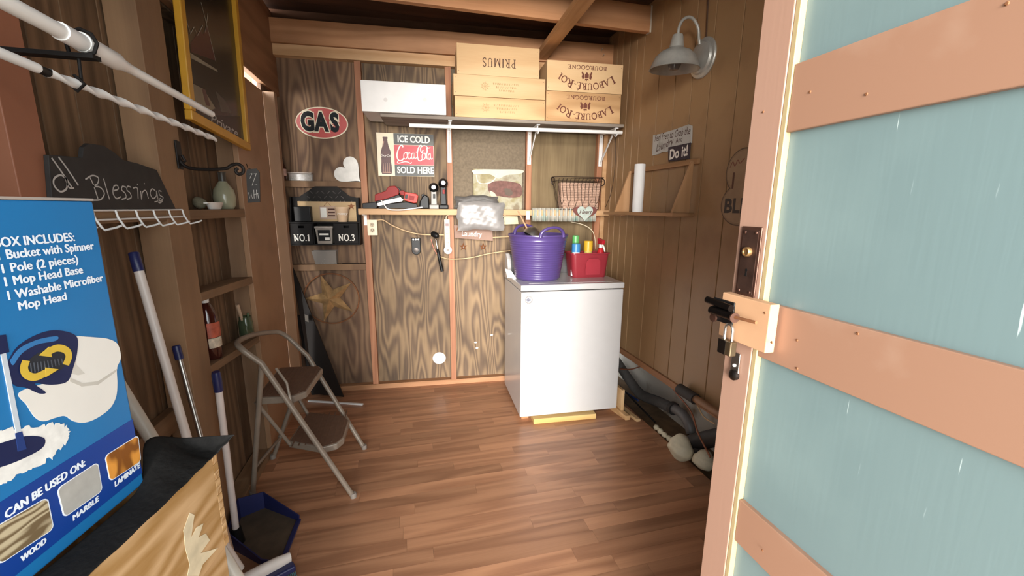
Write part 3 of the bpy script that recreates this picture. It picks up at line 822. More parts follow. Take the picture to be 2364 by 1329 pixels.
t = thing('long_screw', 'single long bright screw lying on the lower ledge', 'screw', fw_pt(B, (a[0] + b[0]) / 2, LZ2, -.02))
MB().cyl((a[0], LZ2 + .0032, -.02), (b[0], LZ2 + .0022, -.022), .002, n=8).build('shank', M_dsteel, t, B)
MB().cyl((a[0] - .004, LZ2 + .0045, -.02), (a[0], LZ2 + .0045, -.02), .0045, n=10).build('head', M_steel, t, B)

# barn star in a ring
c0 = bp(765, 690, -.02); rr = (bp(827, 690, -.02)[0] - bp(699, 690, -.02)[0]) / 2
t = thing('barn_star', 'rusty gold metal star inside a round wire ring', 'star', fw_pt(B, c0[0], c0[1] - rr, -.03))
MB().tube([(c0[0] + rr * math.cos(R(k * 7.5)), c0[1] + rr * .98 * math.sin(R(k * 7.5)), -.03) for k in range(48)], .005, 7, closed=True).build('ring', M_rust, t, B, smooth=True)
M_gold = plain('aged_gold', '#c09a6a', .55, .5, noise=.35, scale=18)
sp = starpts(c0[0] - .01, c0[1] + .005, rr * .98, .36, 108)
mb = MB().add([(a, b, -.036) for a, b in sp] + [(c0[0] - .01, c0[1] + .005, .014), (c0[0] - .01, c0[1] + .005, -.037)],
              [(k, (k + 1) % 10, 10) for k in range(10)] + [((k + 1) % 10, k, 11) for k in range(10)])
mb.build('star', M_gold, t, B)

# ------------------------------------------------------------------ wall fittings and tools
def vbox(name, lab, cat, x0, y0, x1, y1, w0, w1, mat, bev=.002, **k):
    a = bbx(B, x0, y0, x1, y1, w1)
    return tag(MB().box(*a[:2], *a[2:], w0, w1).build(name, mat, None, B, bev=bev, **k), lab, cat)
# outlet
a = bbx(B, 848, 507, 871, 543, .004)
t = thing('wall_outlet', 'cream double electrical outlet on the first stud', 'outlet', fw_pt(B, (a[0] + a[1]) / 2, a[2], 0))
M_cr = plain('cream_plastic', '#dccdb0', .4, noise=.03)
MB().box(a[0], a[1], a[2], a[3], -.045, .006).build('cover', M_cr, t, B, bev=.002)
for fy in (.32, .68):
    cyy = a[2] + (a[3] - a[2]) * fy; cxx = (a[0] + a[1]) / 2
    so_ = MB().lathe([(0, 0), (.016, 0), (.016, .0015), (0, .0015)], Matrix.Translation((cxx, cyy, .006)), 20).build('socket', plain('socket_face', '#b5a184', .5), t, B)
    for dx in (-.006, .006): MB().box(cxx + dx - .0012, cxx + dx + .0012, cyy - .001, cyy + .008, .0076, .008).build('slot', M_blkp, so_, B)
    MB().cyl((cxx, cyy - .008, .0076), (cxx, cyy - .008, .008), .0025, n=8).build('slot', M_blkp, so_, B)
# corner brace
a = bbx(B, 840, 492, 847, 520, .004)
t = thing('angle_brace', 'small white metal angle brace under the rail end', 'bracket', fw_pt(B, a[0], a[2], 0))
MB().box(a[0], a[1], a[2], RZ - .043, .0005, .003).build('leg', M_wmetal, t, B)
MB().box(a[0], a[1], RZ - .0455, RZ - .0425, .001, .07).build('flange', M_wmetal, t, B)
for k in (.01, .05): MB().cyl((a[0] + .012, a[2] + k, .003), (a[0] + .012, a[2] + k, .005), .004, n=8).build('screw', M_steel, t, B)
# cable from outlet, sagging across the wall
P_ = lambda x, y, w=.02: (*bp(x, y, w), w)
o = MB().tube(spline([P_(870, 508), P_(885, 508), P_(905, 520), P_(940, 534), P_(975, 541), P_(1025, 542)], 5), .004, 6).build('power_cable', M_cable, None, B, smooth=True); tag(o, 'tan cable sagging from the outlet to the power strip', 'cable')
o = MB().tube(spline([P_(1015, 592, .015), P_(1040, 598, .015), P_(1085, 595, .015), P_(1130, 585, .015), P_(1178, 578, .015)], 5), .0035, 6).build('extension_cable', M_cable, None, B, smooth=True); tag(o, 'lower tan cable running behind the washer bucket', 'cable')
o = MB().tube(spline([P_(1130, 548, .01), P_(1178, 546, .01)], 3), .0035, 6).build('cord_piece', M_cable, None, B, smooth=True); tag(o, 'short tan cord right of the Laundry plaque', 'cable')
o = MB().tube(spline([P_(995, 552, .012), P_(1001, 572, .012), P_(1010, 588, .012)], 4), .003, 6).build('pink_wire', plain('pink_wire', '#c07a66', .5), None, B, smooth=True); tag(o, 'thin pinkish wire hanging beside the hammer', 'wire')
# mallet hanging on the wall
t = thing('hammer', 'black rubber hammer hanging head up below the rail', 'hammer', fw_pt(B, *bp(1018, 626, .02), .02))
h0, h1 = P_(1006, 552, .03), P_(1021, 626, .03)
MB().tube([h0, P_(1010, 574, .03)], .006, 10).build('shaft', M_steel, t, B, smooth=True)
MB().tube([P_(1010, 574, .03), P_(1013, 590, .03), h1], [.008, .012, .013], 12).build('grip', M_blkp, t, B, smooth=True)
hc = Vector(P_(1005, 543, .03))
MB().tube([hc + Vector((-.022, .012, -.015)), hc + Vector((-.016, .01, -.01)), hc + Vector((.012, -.004, .012)), hc + Vector((.02, -.006, .018))], [.018, .022, .021, .013], 14).build('head', M_blkp, t, B, smooth=True)
# black hanging gadget with chrome trim
t = thing('bottle_opener', 'small black wall gadget with a shiny top', 'gadget', fw_pt(B, *bp(960, 588, 0), -.03))
a = bbx(B, 951, 549, 970, 588, -.02)
um = (a[0] + a[1]) / 2
pts = [(um - .033, a[3])] + arc(um, a[2] + .033, .033, .033, 180, 360, 12) + [(um + .033, a[3])]
MB().prism(pts, PWD + .002, -.02).build('body', M_blkp, t, B, bev=.004)
for k in (-1, 0, 1): MB().lathe([(0, 0), (.008, .002), (.009, .008), (.006, .012), (0, .013)], Matrix.Translation((um + k * .018, a[3] - .012, -.02)), 12).build('chrome_stud', M_steel, t, B, smooth=True)
MB().lathe([(0, 0), (.018, 0), (.018, .005), (.004, .007), (0, .007)], Matrix.Translation((um, a[2] + .036, -.02)), 16).build('knob', M_dsteel, t, B, smooth=True)
# power strip
t = thing('power_strip', 'white power strip screwed upright to the second stud', 'power strip', fw_pt(B, *bp(1033, 583, 0), 0))
a = bbx(B, 1026, 506, 1039, 578, .03)
MB().box(a[0], a[1], a[2], a[3], .001, .032).build('body', M_cr, t, B, bev=.004)
um = (a[0] + a[1]) / 2
MB().box(um - .012, um + .012, a[3] - .05, a[3] - .03, .032, .035).build('switch', plain('switch_red', '#5a1d18', .4), t, B, bev=.001)
for k in range(5):
    vz = a[3] - .075 - k * .034
    so_ = MB().box(um - .012, um + .012, vz - .012, vz + .012, .032, .0328).build('socket', plain('socket_cream%d' % k, '#cdbd9f', .5), t, B)
    for dx in (-.005, .005): MB().box(um + dx - .001, um + dx + .001, vz, vz + .007, .0328, .0332).build('slot', M_blkp, so_, B)
q = bp(1034, 577, .04)
pg = MB().lathe([(0, 0), (.028, 0), (.03, .004), (.03, .012), (.024, .018), (0, .02)], Matrix.Translation((q[0], q[1], .033)), 24).build('round_plug', M_wht, t, B, smooth=True)
MB().lathe([(.007, 0), (.011, 0), (.011, .0015), (.007, .0015)], Matrix.Translation((q[0], q[1], .053)), 16).build('plug_mark', M_dsteel, pg, B)
o = MB().tube(spline([P_(1030, 508, .02), P_(1031, 499, .04), P_(1042, 494, .05), P_(1062, 497, .05)], 5), .004, 6).build('cord', M_cr, t, B, smooth=True)
# round white cap low on the plywood
a = bp(1014, 826, PWD)
t = thing('round_vent_cap', 'round white cap on the lower plywood', 'cap', fw_pt(B, a[0], a[1] - .05, PWD))
MB().lathe([(0, 0), (.05, 0), (.052, .004), (.046, .008), (.02, .012), (0, .012)], Matrix.Translation((a[0], a[1], PWD)), 24, 1, .95).build('disc', M_wht, t, B, smooth=True)
mb = MB()
ribbon(mb, arc(a[0], a[1], .03, .03, 20, 160, 12), .003, PWD + .0112); ribbon(mb, [(a[0] - .03, a[1] - .005), (a[0] + .03, a[1] + .005)], .004, PWD + .0122)
mb.build('moulded_line', plain('shadow_grey', '#b5b2ae', .6), t, B)['kind'] = 'stuff'
for q in ((1098, 790), (1101, 803), (1135, 773)):
    a = bp(*q, PWD)
    o = MB().lathe([(0, 0), (.012, 0), (.01, .001), (0, .0012)], Matrix.Translation((a[0], a[1], PWD)), 8, 1, .6).build('paint_fleck', M_paper, wb, B)

# grey plastic packages draped over the rail
def lump(name, lab, cat, x0, y0, x1, y1, w0, w1, mat, seed, amp=.01, edge=.006):
    a = bbx(B, x0, y0, x1, y1, (w0 + w1) / 2)
    rnd = random.Random(seed)
    ph = [rnd.uniform(0, 6.28) for _ in range(8)]
    mb = MB()
    def fn(s, tt, face):
        u = a[0] + (a[1] - a[0]) * s; v = a[2] + (a[3] - a[2]) * tt
        e = (1 - abs(2 * s - 1) ** 6) * (1 - abs(2 * tt - 1) ** 6)
        wv = amp * (math.sin(17 * s + ph[0] + 5 * tt) * .5 + math.sin(29 * tt + ph[1] + 9 * s) * .35 + math.sin(43 * s - 21 * tt + ph[2]) * .25)
        ed = edge * (math.sin(9 * tt + ph[3]) + .4 * math.sin(23 * tt + ph[5])); ev = edge * (math.sin(7 * s + ph[4]) + .35 * math.sin(21 * s + ph[6]))
        w = w0 + (w1 - w0) * (.5 + (.5 * e if face else -.5 * e)) + (wv * e if face else 0)
        return (u + ed, v + ev, w)
    mb.grid(lambda s, q: fn(s, q, 1), 26, 20); mb.grid(lambda s, q: fn(s, q, 0), 26, 20)
    return tag(mb.build(name, mat, None, B, smooth=True), lab, cat)
M_bagd = plain('grey_film', '#575350', .5, noise=.12, scale=12, bump=.15, spec=.3)
M_bags = plain('silver_film', '#85817e', .38, .15, noise=.22, scale=9, bump=.2, spec=.4)
lump('plastic_package', 'dark grey plastic package behind the silver one on the rail', 'package', 1051, 452, 1150, 481, .03, .082, M_bagd, 3, .003)
o = lump('plastic_package', 'crinkled silver grey plastic bag hanging over the rail', 'package', 1056, 466, 1163, 531, .092, .13, M_bags, 5, .004)
# laundry plaque on the wall
t = thing('laundry_plaque', 'small wooden plaque lettered Laundry below the silver bag', 'sign', fw_pt(B, *bp(1093, 556, .01), .01))
pq = [bp(x, y, .012) for x, y in ((1048, 519), (1137, 528), (1138, 556), (1049, 549))]
MB().prism(pq[::-1], .004, .014).build('board', plain('plaque_mauve', '#8a6f61', .8, noise=.1), t, B, bev=.001)
q = bp(1089, 540, .016)
text('Laundry', .056, M_white_ink, B, q[0], q[1], .0145, t, rot=R(-4), sx=.85)
q = bp(1056, 529, .016); MB().prism(starpts(q[0], q[1], .017), .014, .018).build('star', M_rust, t, B)
o = thing('rusty_star', 'rusty tin star under the left half of the Laundry plaque', 'star', fw_pt(B, *bp(1070, 580, -.03), PWD), 'small rusty stars')
for q, lab in (((1070, 570), None), ((1116, 570), 'rusty tin star under the right half of the Laundry plaque')):
    if lab: o = thing('rusty_star', lab, 'star', fw_pt(B, *bp(q[0], q[1] + 10, -.03), PWD), 'small rusty stars')
    c = bp(*q, -.03); sp = starpts(c[0], c[1], .034, .4)
    MB().add([(a, b, PWD + .002) for a, b in sp] + [(c[0], c[1], PWD + .014)], [(k, (k + 1) % 10, 10) for k in range(10)] + [tuple(range(10))[::-1]]).build('star_face', M_rust, o, B)
    MB().cyl((c[0], c[1], PWD + .012), (c[0], c[1], PWD + .018), .004, n=8).build('rivet', M_dsteel, o, B)
# paper slip behind, leaning stick
pq = [bp(x, y, .01) for x, y in ((1163, 498), (1195, 499), (1197, 517), (1163, 518))]
o = MB().prism(pq[::-1], .006, .008).build('paper_slip', plain('cream_paper', '#c9bd9c', .8), None, B); tag(o, 'cream paper slip pinned right of the silver bag', 'paper')
# cow picture on the rail
a = bbx(B, 1093, 391, 1205, 482, .012)
t = thing('cow_painting', 'unframed painting of a longhorn cow standing on the rail', 'painting', fw_pt(B, (a[0] + a[1]) / 2, RZ, .015))
m_, nt, b_ = base('painted_field')
n_ = nt.nodes.new('ShaderNodeTexNoise'); n_.inputs['Scale'].default_value = 11; n_.inputs['Detail'].default_value = 5
tc = nt.nodes.new('ShaderNodeTexCoord'); nt.links.new(tc.outputs['Object'], n_.inputs['Vector'])
rp = nt.nodes.new('ShaderNodeValToRGB')
for p_, c_ in ((.3, '#736a50'), (.45, '#8f8462'), (.55, '#a09b86'), (.68, '#7d705a')):
    e = rp.color_ramp.elements.new(p_); e.color = lin(c_)
rp.color_ramp.elements.remove(rp.color_ramp.elements[0]); rp.color_ramp.elements.remove(rp.color_ramp.elements[-1])
nt.links.new(n_.outputs['Fac'], rp.inputs['Fac']); nt.links.new(rp.outputs['Color'], b_.inputs['Base Color']); b_.inputs['Roughness'].default_value = .8
MB().box(a[0], a[1], RZ, a[3], .004, .02).build('canvas', m_, t, B, bev=.001)
def pp(*pts): return [bp(x, y, .021) for x, y in pts][::-1]
def blob(name, pts, mat, w):
    q = [(p.x, p.y) for p in spline([*pp(*pts), pp(*pts)[0]], 5)][:-1]
    MB().prism(q, .02, w).build(name, mat, t, B)
blob('sky', [(1094, 392), (1150, 391), (1204, 392), (1204, 400), (1170, 404), (1150, 412), (1130, 402), (1094, 402)], plain('paint_sky', '#bdb8a8', .8), .0203)
blob('cow_body', [(1128, 424), (1150, 417), (1185, 420), (1203, 428), (1204, 450), (1190, 456), (1165, 455), (1150, 452), (1140, 455), (1130, 444), (1126, 434)], plain('paint_brown', '#6b4a42', .8, noise=.3, scale=30), .0206)
blob('dark_patch', [(1165, 435), (1178, 437), (1184, 446), (1176, 452), (1166, 448)], plain('paint_dark', '#5d4f45', .8, noise=.2), .0209)
blob('cow_muzzle', [(1131, 440), (1142, 446), (1148, 456), (1146, 464), (1138, 458), (1132, 450)], plain('paint_cream', '#b8ab98', .8), .0211)
mb = MB(); ribbon(mb, [tuple(p) for p in spline([bp(1100, 404, .021), bp(1103, 418, .021), bp(1114, 424, .021), bp(1132, 421, .021), bp(1143, 412, .021), bp(1147, 402, .021)], 5)], .007, .0208)
mb.build('horns', plain('paint_horn', '#c9c2b0', .8), t, B)

# corrugated strip with two hearts hung from the rail
u0, u1, v0, v1 = bbx(B, 1227, 480, 1375, 511, .095)
t = thing('corrugated_sign', 'corrugated metal strip with a heart lettered Heart under the wire basket', 'sign', fw_pt(B, (u0 + u1) / 2, v0, .09))
nw = 15
MB().grid(lambda s, q: (u0 + (u1 - u0) * s, v0 + (v1 - v0) * q, .092 + .013 * math.cos(s * nw * 2 * math.pi)), nw * 8, 1).build('corrugated_sheet', painted('worn_white_green', '#b5b0a4', '#8fa59a', rough=.5, scale=16, amount=.5), t, B, smooth=True, solid=.001)
def heart(cx, cy, wd, ht, w, name, mat, thk=.006):
    P = []
    for k in range(36):
        an = 2 * math.pi * k / 36
        P.append((cx + wd / 32 * 16 * math.sin(an) ** 3, cy + ht / 29 * (13 * math.cos(an) - 5 * math.cos(2 * an) - 2 * math.cos(3 * an) - math.cos(4 * an) + 2.5)))
    return MB().prism(P[::-1], w, w + thk).build(name, mat, t, B, bev=.001)
q = bp(1351, 492, .115)
heart(q[0], q[1] - .004, .19, .11, .1055, 'back_heart', plain('heart_brown', '#6b3a33', .7, noise=.15))
heart(q[0] - .002, q[1] - .006, .125, .115, .1125, 'front_heart', plain('heart_blue', '#a9b3aa', .75, noise=.15, scale=30))
text('Heart', .046, M_ink, B, q[0] - .002, q[1] + .008, .1190, t, shear=.35, sx=.9, bold=.0006)
pq = bbx(B, 1215, 487, 1223, 507, .09)
o = MB().box(*pq[:2], *pq[2:], .0865, .09).build('white_tag', M_paper, None, B); tag(o, 'small white tag hanging left of the corrugated strip', 'tag')

# wire basket with a wicker liner on the rail
t = thing('wire_basket', 'dark wire basket with a wicker liner on the rail end', 'basket', fw_pt(B, *bp(1340, 478, .06), .05))
M_wire = plain('dark_wire', '#3a2c24', .5, .5, noise=.1)
b0 = bbx(B, 1291, 405, 1385, 478, .10)
BL, BR, BT, BB_ = bp(1293, 470, .1)[0], bp(1384, 470, .1)[0], bp(1340, 409, .1)[1], RZ + .002
RL, RR = bp(1280, 409, .1)[0], bp(1391, 409, .1)[0]
def rect_loop(l, r, z, w0, w1): return [(l, z, w0), (r, z, w0), (r, z, w1), (l, z, w1)]
W0, W1 = .012, .1
for z, l, r, wa, wb_ in ((BT, RL, RR, .002, .125), (BT - .03, RL + .006, RR - .006, .004, .12), (BB_, BL, BR, W0, W1)):
    MB().tube(rect_loop(l, r, z, wa, wb_), .0025, 6, closed=True).build('rim_wire' if z > BB_ else 'base_wire', M_wire, t, B)
N_ = 6
for side in (0, 1):
    wt, wb2 = (.12, W1) if side else (.004, W0)
    for k in range(N_):
        f0, f1 = (k + .25) / N_, (k + .75) / N_
        def pt(fx, fz): return (BL + (BR - BL) * fx * 1 + (RL - BL) * (fz) * (1 - fx) + (RR - BR) * fz * fx, BB_ + (BT - BB_) * fz, wb2 + (wt - wb2) * fz)
        MB().tube([pt((k + 0) / N_ + .5 / N_, 0), pt(f0, .32), pt(f0, .78), pt((k + .5) / N_, .97)], .0016, 5).build('wire', M_wire, t, B)
        MB().tube([pt((k + .0) / N_ if k else .02, 0.0), pt(f1, .32), pt(f1, .78), pt(min((k + 1.0) / N_, .98), .97)], .0016, 5).build('wire', M_wire, t, B)
for s_, uu, ur in ((-1, BL, RL), (1, BR, RR)):
    for k in (.25, .5, .75):
        MB().tube([(uu, BB_, W0 + (W1 - W0) * k), (ur, BT, .002 + .123 * k)], .0016, 5).build('wire', M_wire, t, B)
    MB().tube([(ur + s_ * .004, BT - .004 + .0 * q_, .04) if False else (ur + s_ * .022 * math.sin(q_), BT - .03 + .03 * math.cos(q_), .065 + .03 * math.sin(q_ * .7)) for q_ in [k * .45 for k in range(8)]], .004, 6).build('handle', M_wire, t, B)
def liner(name, l, r, z0, z1, wa, wb_):
    mb = MB()
    nr = 16
    for i in range(nr):
        z = z0 + (z1 - z0) * i / nr; f = i / nr
        l2, r2 = l - .012 * f, r + .012 * f
        mb.tube(rect_loop(l2, r2, z + (z1 - z0) / nr / 2, wa, wb_ + .006 * f), (z1 - z0) / nr * .62, 5, closed=True)
    mb.box(l, r, z0, z0 + .004, wa, wb_)
    return mb.build(name, plain('wicker', '#b0907c', .85, noise=.25, scale=70, bump=.6), t, B)
liner('wicker_liner', BL + .014, BR - .014, BB_ + .006, bp(1340, 422, .09)[1], W0 + .012, W1 - .012)

# ------------------------------------------------------------------ power tools on the rail
def T(M=None): return M
def pbox(name, mat, parent, pts, w0, w1, bev=.004):
    P = [bp(x, y, (w0 + w1) / 2) for x, y in pts]
    return MB().prism(P[::-1], w0, w1).build(name, mat, parent, B, bev=bev)
M_tred = plain('tool_red', '#8a2522', .5, noise=.1, spec=.2)
t = thing('reciprocating_saw', 'red and black reciprocating saw lying on the rail', 'power tool', fw_pt(B, *bp(885, 481, .04), .04))
pbox('housing', M_tred, t, [(866, 449), (890, 441), (898, 430), (913, 429), (922, 438), (921, 449), (905, 455), (890, 460), (866, 465)], .006, .048)
pbox('grip', M_blkp, t, [(868, 464), (890, 459), (921, 449), (927, 455), (905, 461), (885, 466), (872, 470)], .008, .046)
pbox('shoe', M_blkp, t, [(913, 430), (922, 434), (930, 444), (924, 448), (914, 438)], .012, .04, .002)
a = bp(866, 479, .05)
t = thing('drill', 'small flat black and silver tool under the red saw', 'power tool', fw_pt(B, *bp(870, 481, .05), .05))
pbox('foot', M_blkp, t, [(837, 469), (868, 466), (873, 472), (870, 481.5), (838, 481.5)], .05, .082)
pbox('blade_guard', M_wmetal, t, [(868, 470), (895, 461), (925, 455), (932, 461), (928, 465), (902, 469), (874, 476)], .052, .08, .002)
pbox('body', M_blkp, t, [(874, 476), (905, 469), (938, 466), (962, 470), (966, 481.5), (874, 481.5)], .05, .076)
t = thing('battery_pack', 'bright red battery pack leaning on the black tool', 'battery', fw_pt(B, *bp(950, 465, .09), .09))
pbox('case', plain('bright_red', '#ad382d', .45, noise=.06, spec=.25), t, [(935, 443), (961, 447), (966, 452), (963, 468), (955, 469), (932, 462)], .078, .115)
pbox('vent_panel', M_tred, t, [(944, 451), (957, 453), (955, 463), (943, 460)], .115, .117, .001)
pbox('terminal', M_blkp, t, [(936, 448), (942, 449), (940, 459), (934, 457)], .115, .1175, .001)
pbox('clip', M_tred, t, [(922, 440), (932, 439), (936, 444), (933, 452), (924, 449)], .07, .1)
o = MB().tube(spline([P_(880, 462, .1), P_(888, 474, .11), P_(898, 483, .115), P_(930, 484, .115), P_(975, 478, .1)], 5), .0045, 6).build('charger_lead', M_wmetal, None, B, smooth=True); tag(o, 'white cord looping in front of the tools', 'cord')
t = thing('angle_grinder', 'black rounded tool standing left of the impact driver', 'power tool', fw_pt(B, *bp(980, 481, .04), .04))
pbox('body', M_blkp, t, [(974, 455), (981, 448), (990, 455), (992, 481.5), (968, 481.5), (969, 466)], .02, .07, .008)
pbox('knob', M_blkp, t, [(972, 449), (979, 447), (982, 453), (975, 456)], .03, .06, .003)
def driver(name, lab, x, ytop, face, gripmat):
    t = thing(name, lab, 'power tool', fw_pt(B, *bp(x, 481, .05), .04))
    c = bp(x, ytop + 12, .06)
    rad = .034
    MB().lathe([(0, 0), (rad * .8, 0), (rad, .01), (rad, .05), (rad * .72, .075), (rad * .5, .085), (0, .085)], Matrix.Translation((c[0], c[1], .02)), 20).build('motor_housing', M_blkp, t, B, smooth=True)
    MB().lathe([(.004, 0), (.016, 0), (.014, .02), (.004, .02)], Matrix.Translation((c[0], c[1], .105)), 16).build('chuck', M_steel, t, B, smooth=True)
    g = MB().hexa([(c[0] - .022, RZ + .03, .03), (c[0] + .022, RZ + .03, .03), (c[0] + .022, RZ + .03, .075), (c[0] - .022, RZ + .03, .075), (c[0] - .019, c[1], .03), (c[0] + .019, c[1], .03), (c[0] + .019, c[1], .075), (c[0] - .019, c[1], .075)]).build('grip', gripmat, t, B, bev=.006)
    MB().box(c[0] - .006, c[0] + .01, c[1] - .075, c[1] - .045, .0755, .084).build('trigger', M_blkp if gripmat is not M_blkp else M_tred, t, B, bev=.002)
    MB().box(c[0] - .034, c[0] + .034, RZ, RZ + .032, .015, .08).build('battery', gripmat, t, B, bev=.006)
driver('impact_driver', 'grey gripped drill driver standing on its battery', 1001, 421, None, plain('tool_grey', '#8f8a84', .45, noise=.08))
driver('impact_driver', 'black drill driver standing beside the second stud', 1023, 411, None, M_blkp)

# dark panels leaning in the corner
t = MB().hexa([fw_pt(B, *bp(x, y, w), w) for x, y, w in ((770, 893, .14), (795, 885, .14), (795, 885, .15), (770, 893, .15), (683, 664, -.0), (700, 705, -.0), (700, 705, .01), (683, 664, .01))])
M_smoke = plain('smoked_plastic', '#1a120d', .45, noise=.3, scale=5, spec=.15)
t = thing('plastic_sheet', 'glossy dark brown panel leaning in the back left corner', 'panel', fw_pt(B, bp(770, 893, .1)[0], 0, .1))
a0, a1 = bp(742, 892, .12), bp(797, 885, .12)
tl, tr = bp(684, 662, 0), bp(700, 690, 0)
z0 = .002
MB().hexa([(a0[0] - .06, z0 + .04, .10), (a1[0] - .02, z0, .10), (a1[0] - .02, z0, .112), (a0[0] - .06, z0 + .04, .112), (tl[0] - .02, 1.02, .003), (tl[0] + .035, .82, .003), (tl[0] + .035, .82, .012), (tl[0] - .02, 1.02, .012)]).build('sheet', M_smoke, t, B, bev=.001)
mb = MB()
for k in range(5):
    f = .30 + k * .012
p0 = fp(B, 711, 732, .05)
MB().prism([(p0[0] - .012, p0[1] - .018), (p0[0] + .010, p0[1] - .03), (p0[0] + .010, p0[1] + .018), (p0[0] - .012, p0[1] + .03)], .078, .079).build('sticker', plain('sticker_grey', '#5f574e', .7), t, B)
o = MB().hexa([(a0[0] - .10, .0, .02), (a0[0] + .02, .0, .02), (a0[0] + .02, 0, .035), (a0[0] - .10, 0, .035), (a0[0] - .16, .62, -.003), (a0[0] - .07, .60, -.003), (a0[0] - .07, .60, .006), (a0[0] - .16, .62, .006)]).build('black_board', M_blk, None, B, bev=.001)
tag(o, 'matte black board leaning behind the glossy dark panel', 'board')
a, b = onz(712, 925, .006), onz(838, 933, .006)
o = MB().bar((a.x, a.y, .006), (b.x, b.y, .006), .016, .010).build('white_strip', M_wht, None, bev=.001); tag(o, 'thin white strip lying on the floor behind the step stool', 'strip')

def fit_text(body, mat, F, u0, u1, v0, v1, w, parent, name='lettering', bold=0.0, shear=0.0, rot=0.0, ext=.0003, fat=0.0):
    """text stretched to fill the box u0..u1, v0..v1 of a frame (whole glyph extents)"""
    cu = bpy.data.curves.new('t', 'FONT')
    cu.body = body; cu.size = 1.0; cu.offset = bold; cu.shear = shear; cu.extrude = 0; cu.resolution_u = 3
    ob = bpy.data.objects.new('t', cu); col.objects.link(ob)
    me = bpy.data.meshes.new_from_object(ob.evaluated_get(bpy.context.evaluated_depsgraph_get()))
    xs = [q.co.x for q in me.vertices]; ys = [q.co.y for q in me.vertices]
    ax, bx, ay, by = min(xs), max(xs), min(ys), max(ys)
    cx, cy = (u0 + u1) / 2, (v0 + v1) / 2
    c, s_ = math.cos(rot), math.sin(rot)
    vs = []
    for q in me.vertices:
        x = ((q.co.x - ax) / (bx - ax) - .5) * (u1 - u0); y = ((q.co.y - ay) / (by - ay) - .5) * (v1 - v0)
        vs.append((cx + c * x - s_ * y, cy + s_ * x + c * y, w))
    mb = MB()
    for k, (dx, dy) in enumerate(((0, 0), (fat, 0), (-fat, 0), (0, fat * .6), (0, -fat * .6)) if fat else ((0, 0),)):
        mb.add([(a + dx, b + dy, c_ - k * .00004) for a, b, c_ in vs], [tuple(p.vertices) for p in me.polygons])
    bpy.data.objects.remove(ob); bpy.data.curves.remove(cu); bpy.data.meshes.remove(me)
    return mb.build(name, mat, parent, F)

# ------------------------------------------------------------------ washer and what stands on it
wa = R(-2.6)
WF = Matrix.Translation((.679, 2.422, 0)) @ Matrix.Rotation(wa, 4, 'Z')
WW, WD, WB, WT = .692, .56, .036, .928
t = thing('washing_machine', 'white top loading washing machine standing on wooden blocks', 'washer', WF @ Vector((WW / 2, WD / 2, WB)))
M_wash = plain('washer_white', '#bdbbba', .28, noise=.015, coat=.3)
MB().box(0, WW, .004, WD, WB, WT - .045).build('cabinet', M_wash, t, WF, bev=.006, seg=3)
MB().box(-.003, WW + .003, 0, WD, WT - .038, WT).build('top_deck', M_wash, t, WF, bev=.006, seg=3)
ld = MB().box(.06, WW - .06, .05, .46, WT, WT + .0015).build('lid', M_wash, t, WF, bev=.001)
# console with curved end caps
M_cons = plain('console_grey', '#b7b3b1', .35, noise=.03)
prof = [(.46, WT + .0005), (.455, WT + .05), (.475, WT + .10), (.51, WT + .135), (.55, WT + .14), (.56, WT + .12), (.56, WT + .0005)]
def yz(poly, x0, x1):
    n = len(poly)
    return MB().add([(x0, a, b) for a, b in poly] + [(x1, a, b) for a, b in poly], [tuple(range(n)), tuple(range(n, 2 * n))[::-1]] + [(i, (i + 1) % n, n + (i + 1) % n, n + i) for i in range(n)])
yz(prof, .028, WW - .028).build('console', plain('console_face', '#5d5b5c', .4), t, WF, bev=.004)
pr2 = [(.45, WT + .0005), (.445, WT + .05), (.468, WT + .108), (.51, WT + .145), (.553, WT + .148), (.565, WT + .12), (.565, WT + .0005)]
yz(pr2, -.002, .027).build('console_cap', M_cons, t, WF, bev=.006)
yz(pr2, WW - .027, WW + .002).build('console_cap', M_cons, t, WF, bev=.006)
for k in range(3): MB().lathe([(0, 0), (.03, 0), (.026, .022), (0, .024)], Matrix.Translation((.15 + k * .2, .462, WT + .06)) @ Matrix.Rotation(R(90), 4, 'X'), 20).build('dial', M_cons, t, WF, smooth=True)
WFF = WF @ Matrix(((1, 0, 0, 0), (0, 0, -1, 0), (0, 1, 0, 0), (0, 0, 0, 1)))     # front face frame: u, v, w towards the room
q = fp(WFF, 1221, 692, 0)
st = MB().lathe([(0, 0), (.029, 0), (.029, .0006), (0, .0006)], Matrix.Translation((q[0], q[1], -.0038)), 28).build('sticker', plain('sticker_white', '#a9a7a5', .6), t, WFF)
mb = MB()
for k in range(22):
    a = 2 * math.pi * k / 22
    ribbon(mb, [(q[0] + .019 * math.cos(a), q[1] + .019 * math.sin(a)), (q[0] + .025 * math.cos(a + .08), q[1] + .025 * math.sin(a + .08))], .0026, -.0031)
mb.build('sticker_print', M_ink, st, WFF)['kind'] = 'stuff'
mb = MB()
ribbon(mb, arc(q[0] - .004, q[1] - .001, .009, .007, 40, 320, 12), .0032, -.0031)
ribbon(mb, [(q[0] - .008, q[1] + .004), (q[0] + .012, q[1] + .004)], .003, -.003)
ribbon(mb, [(q[0] - .002, q[1] - .005), (q[0] + .012, q[1] - .006)], .003, -.003)
mb.build('sticker_logo', M_navy, st, WFF)['kind'] = 'stuff'
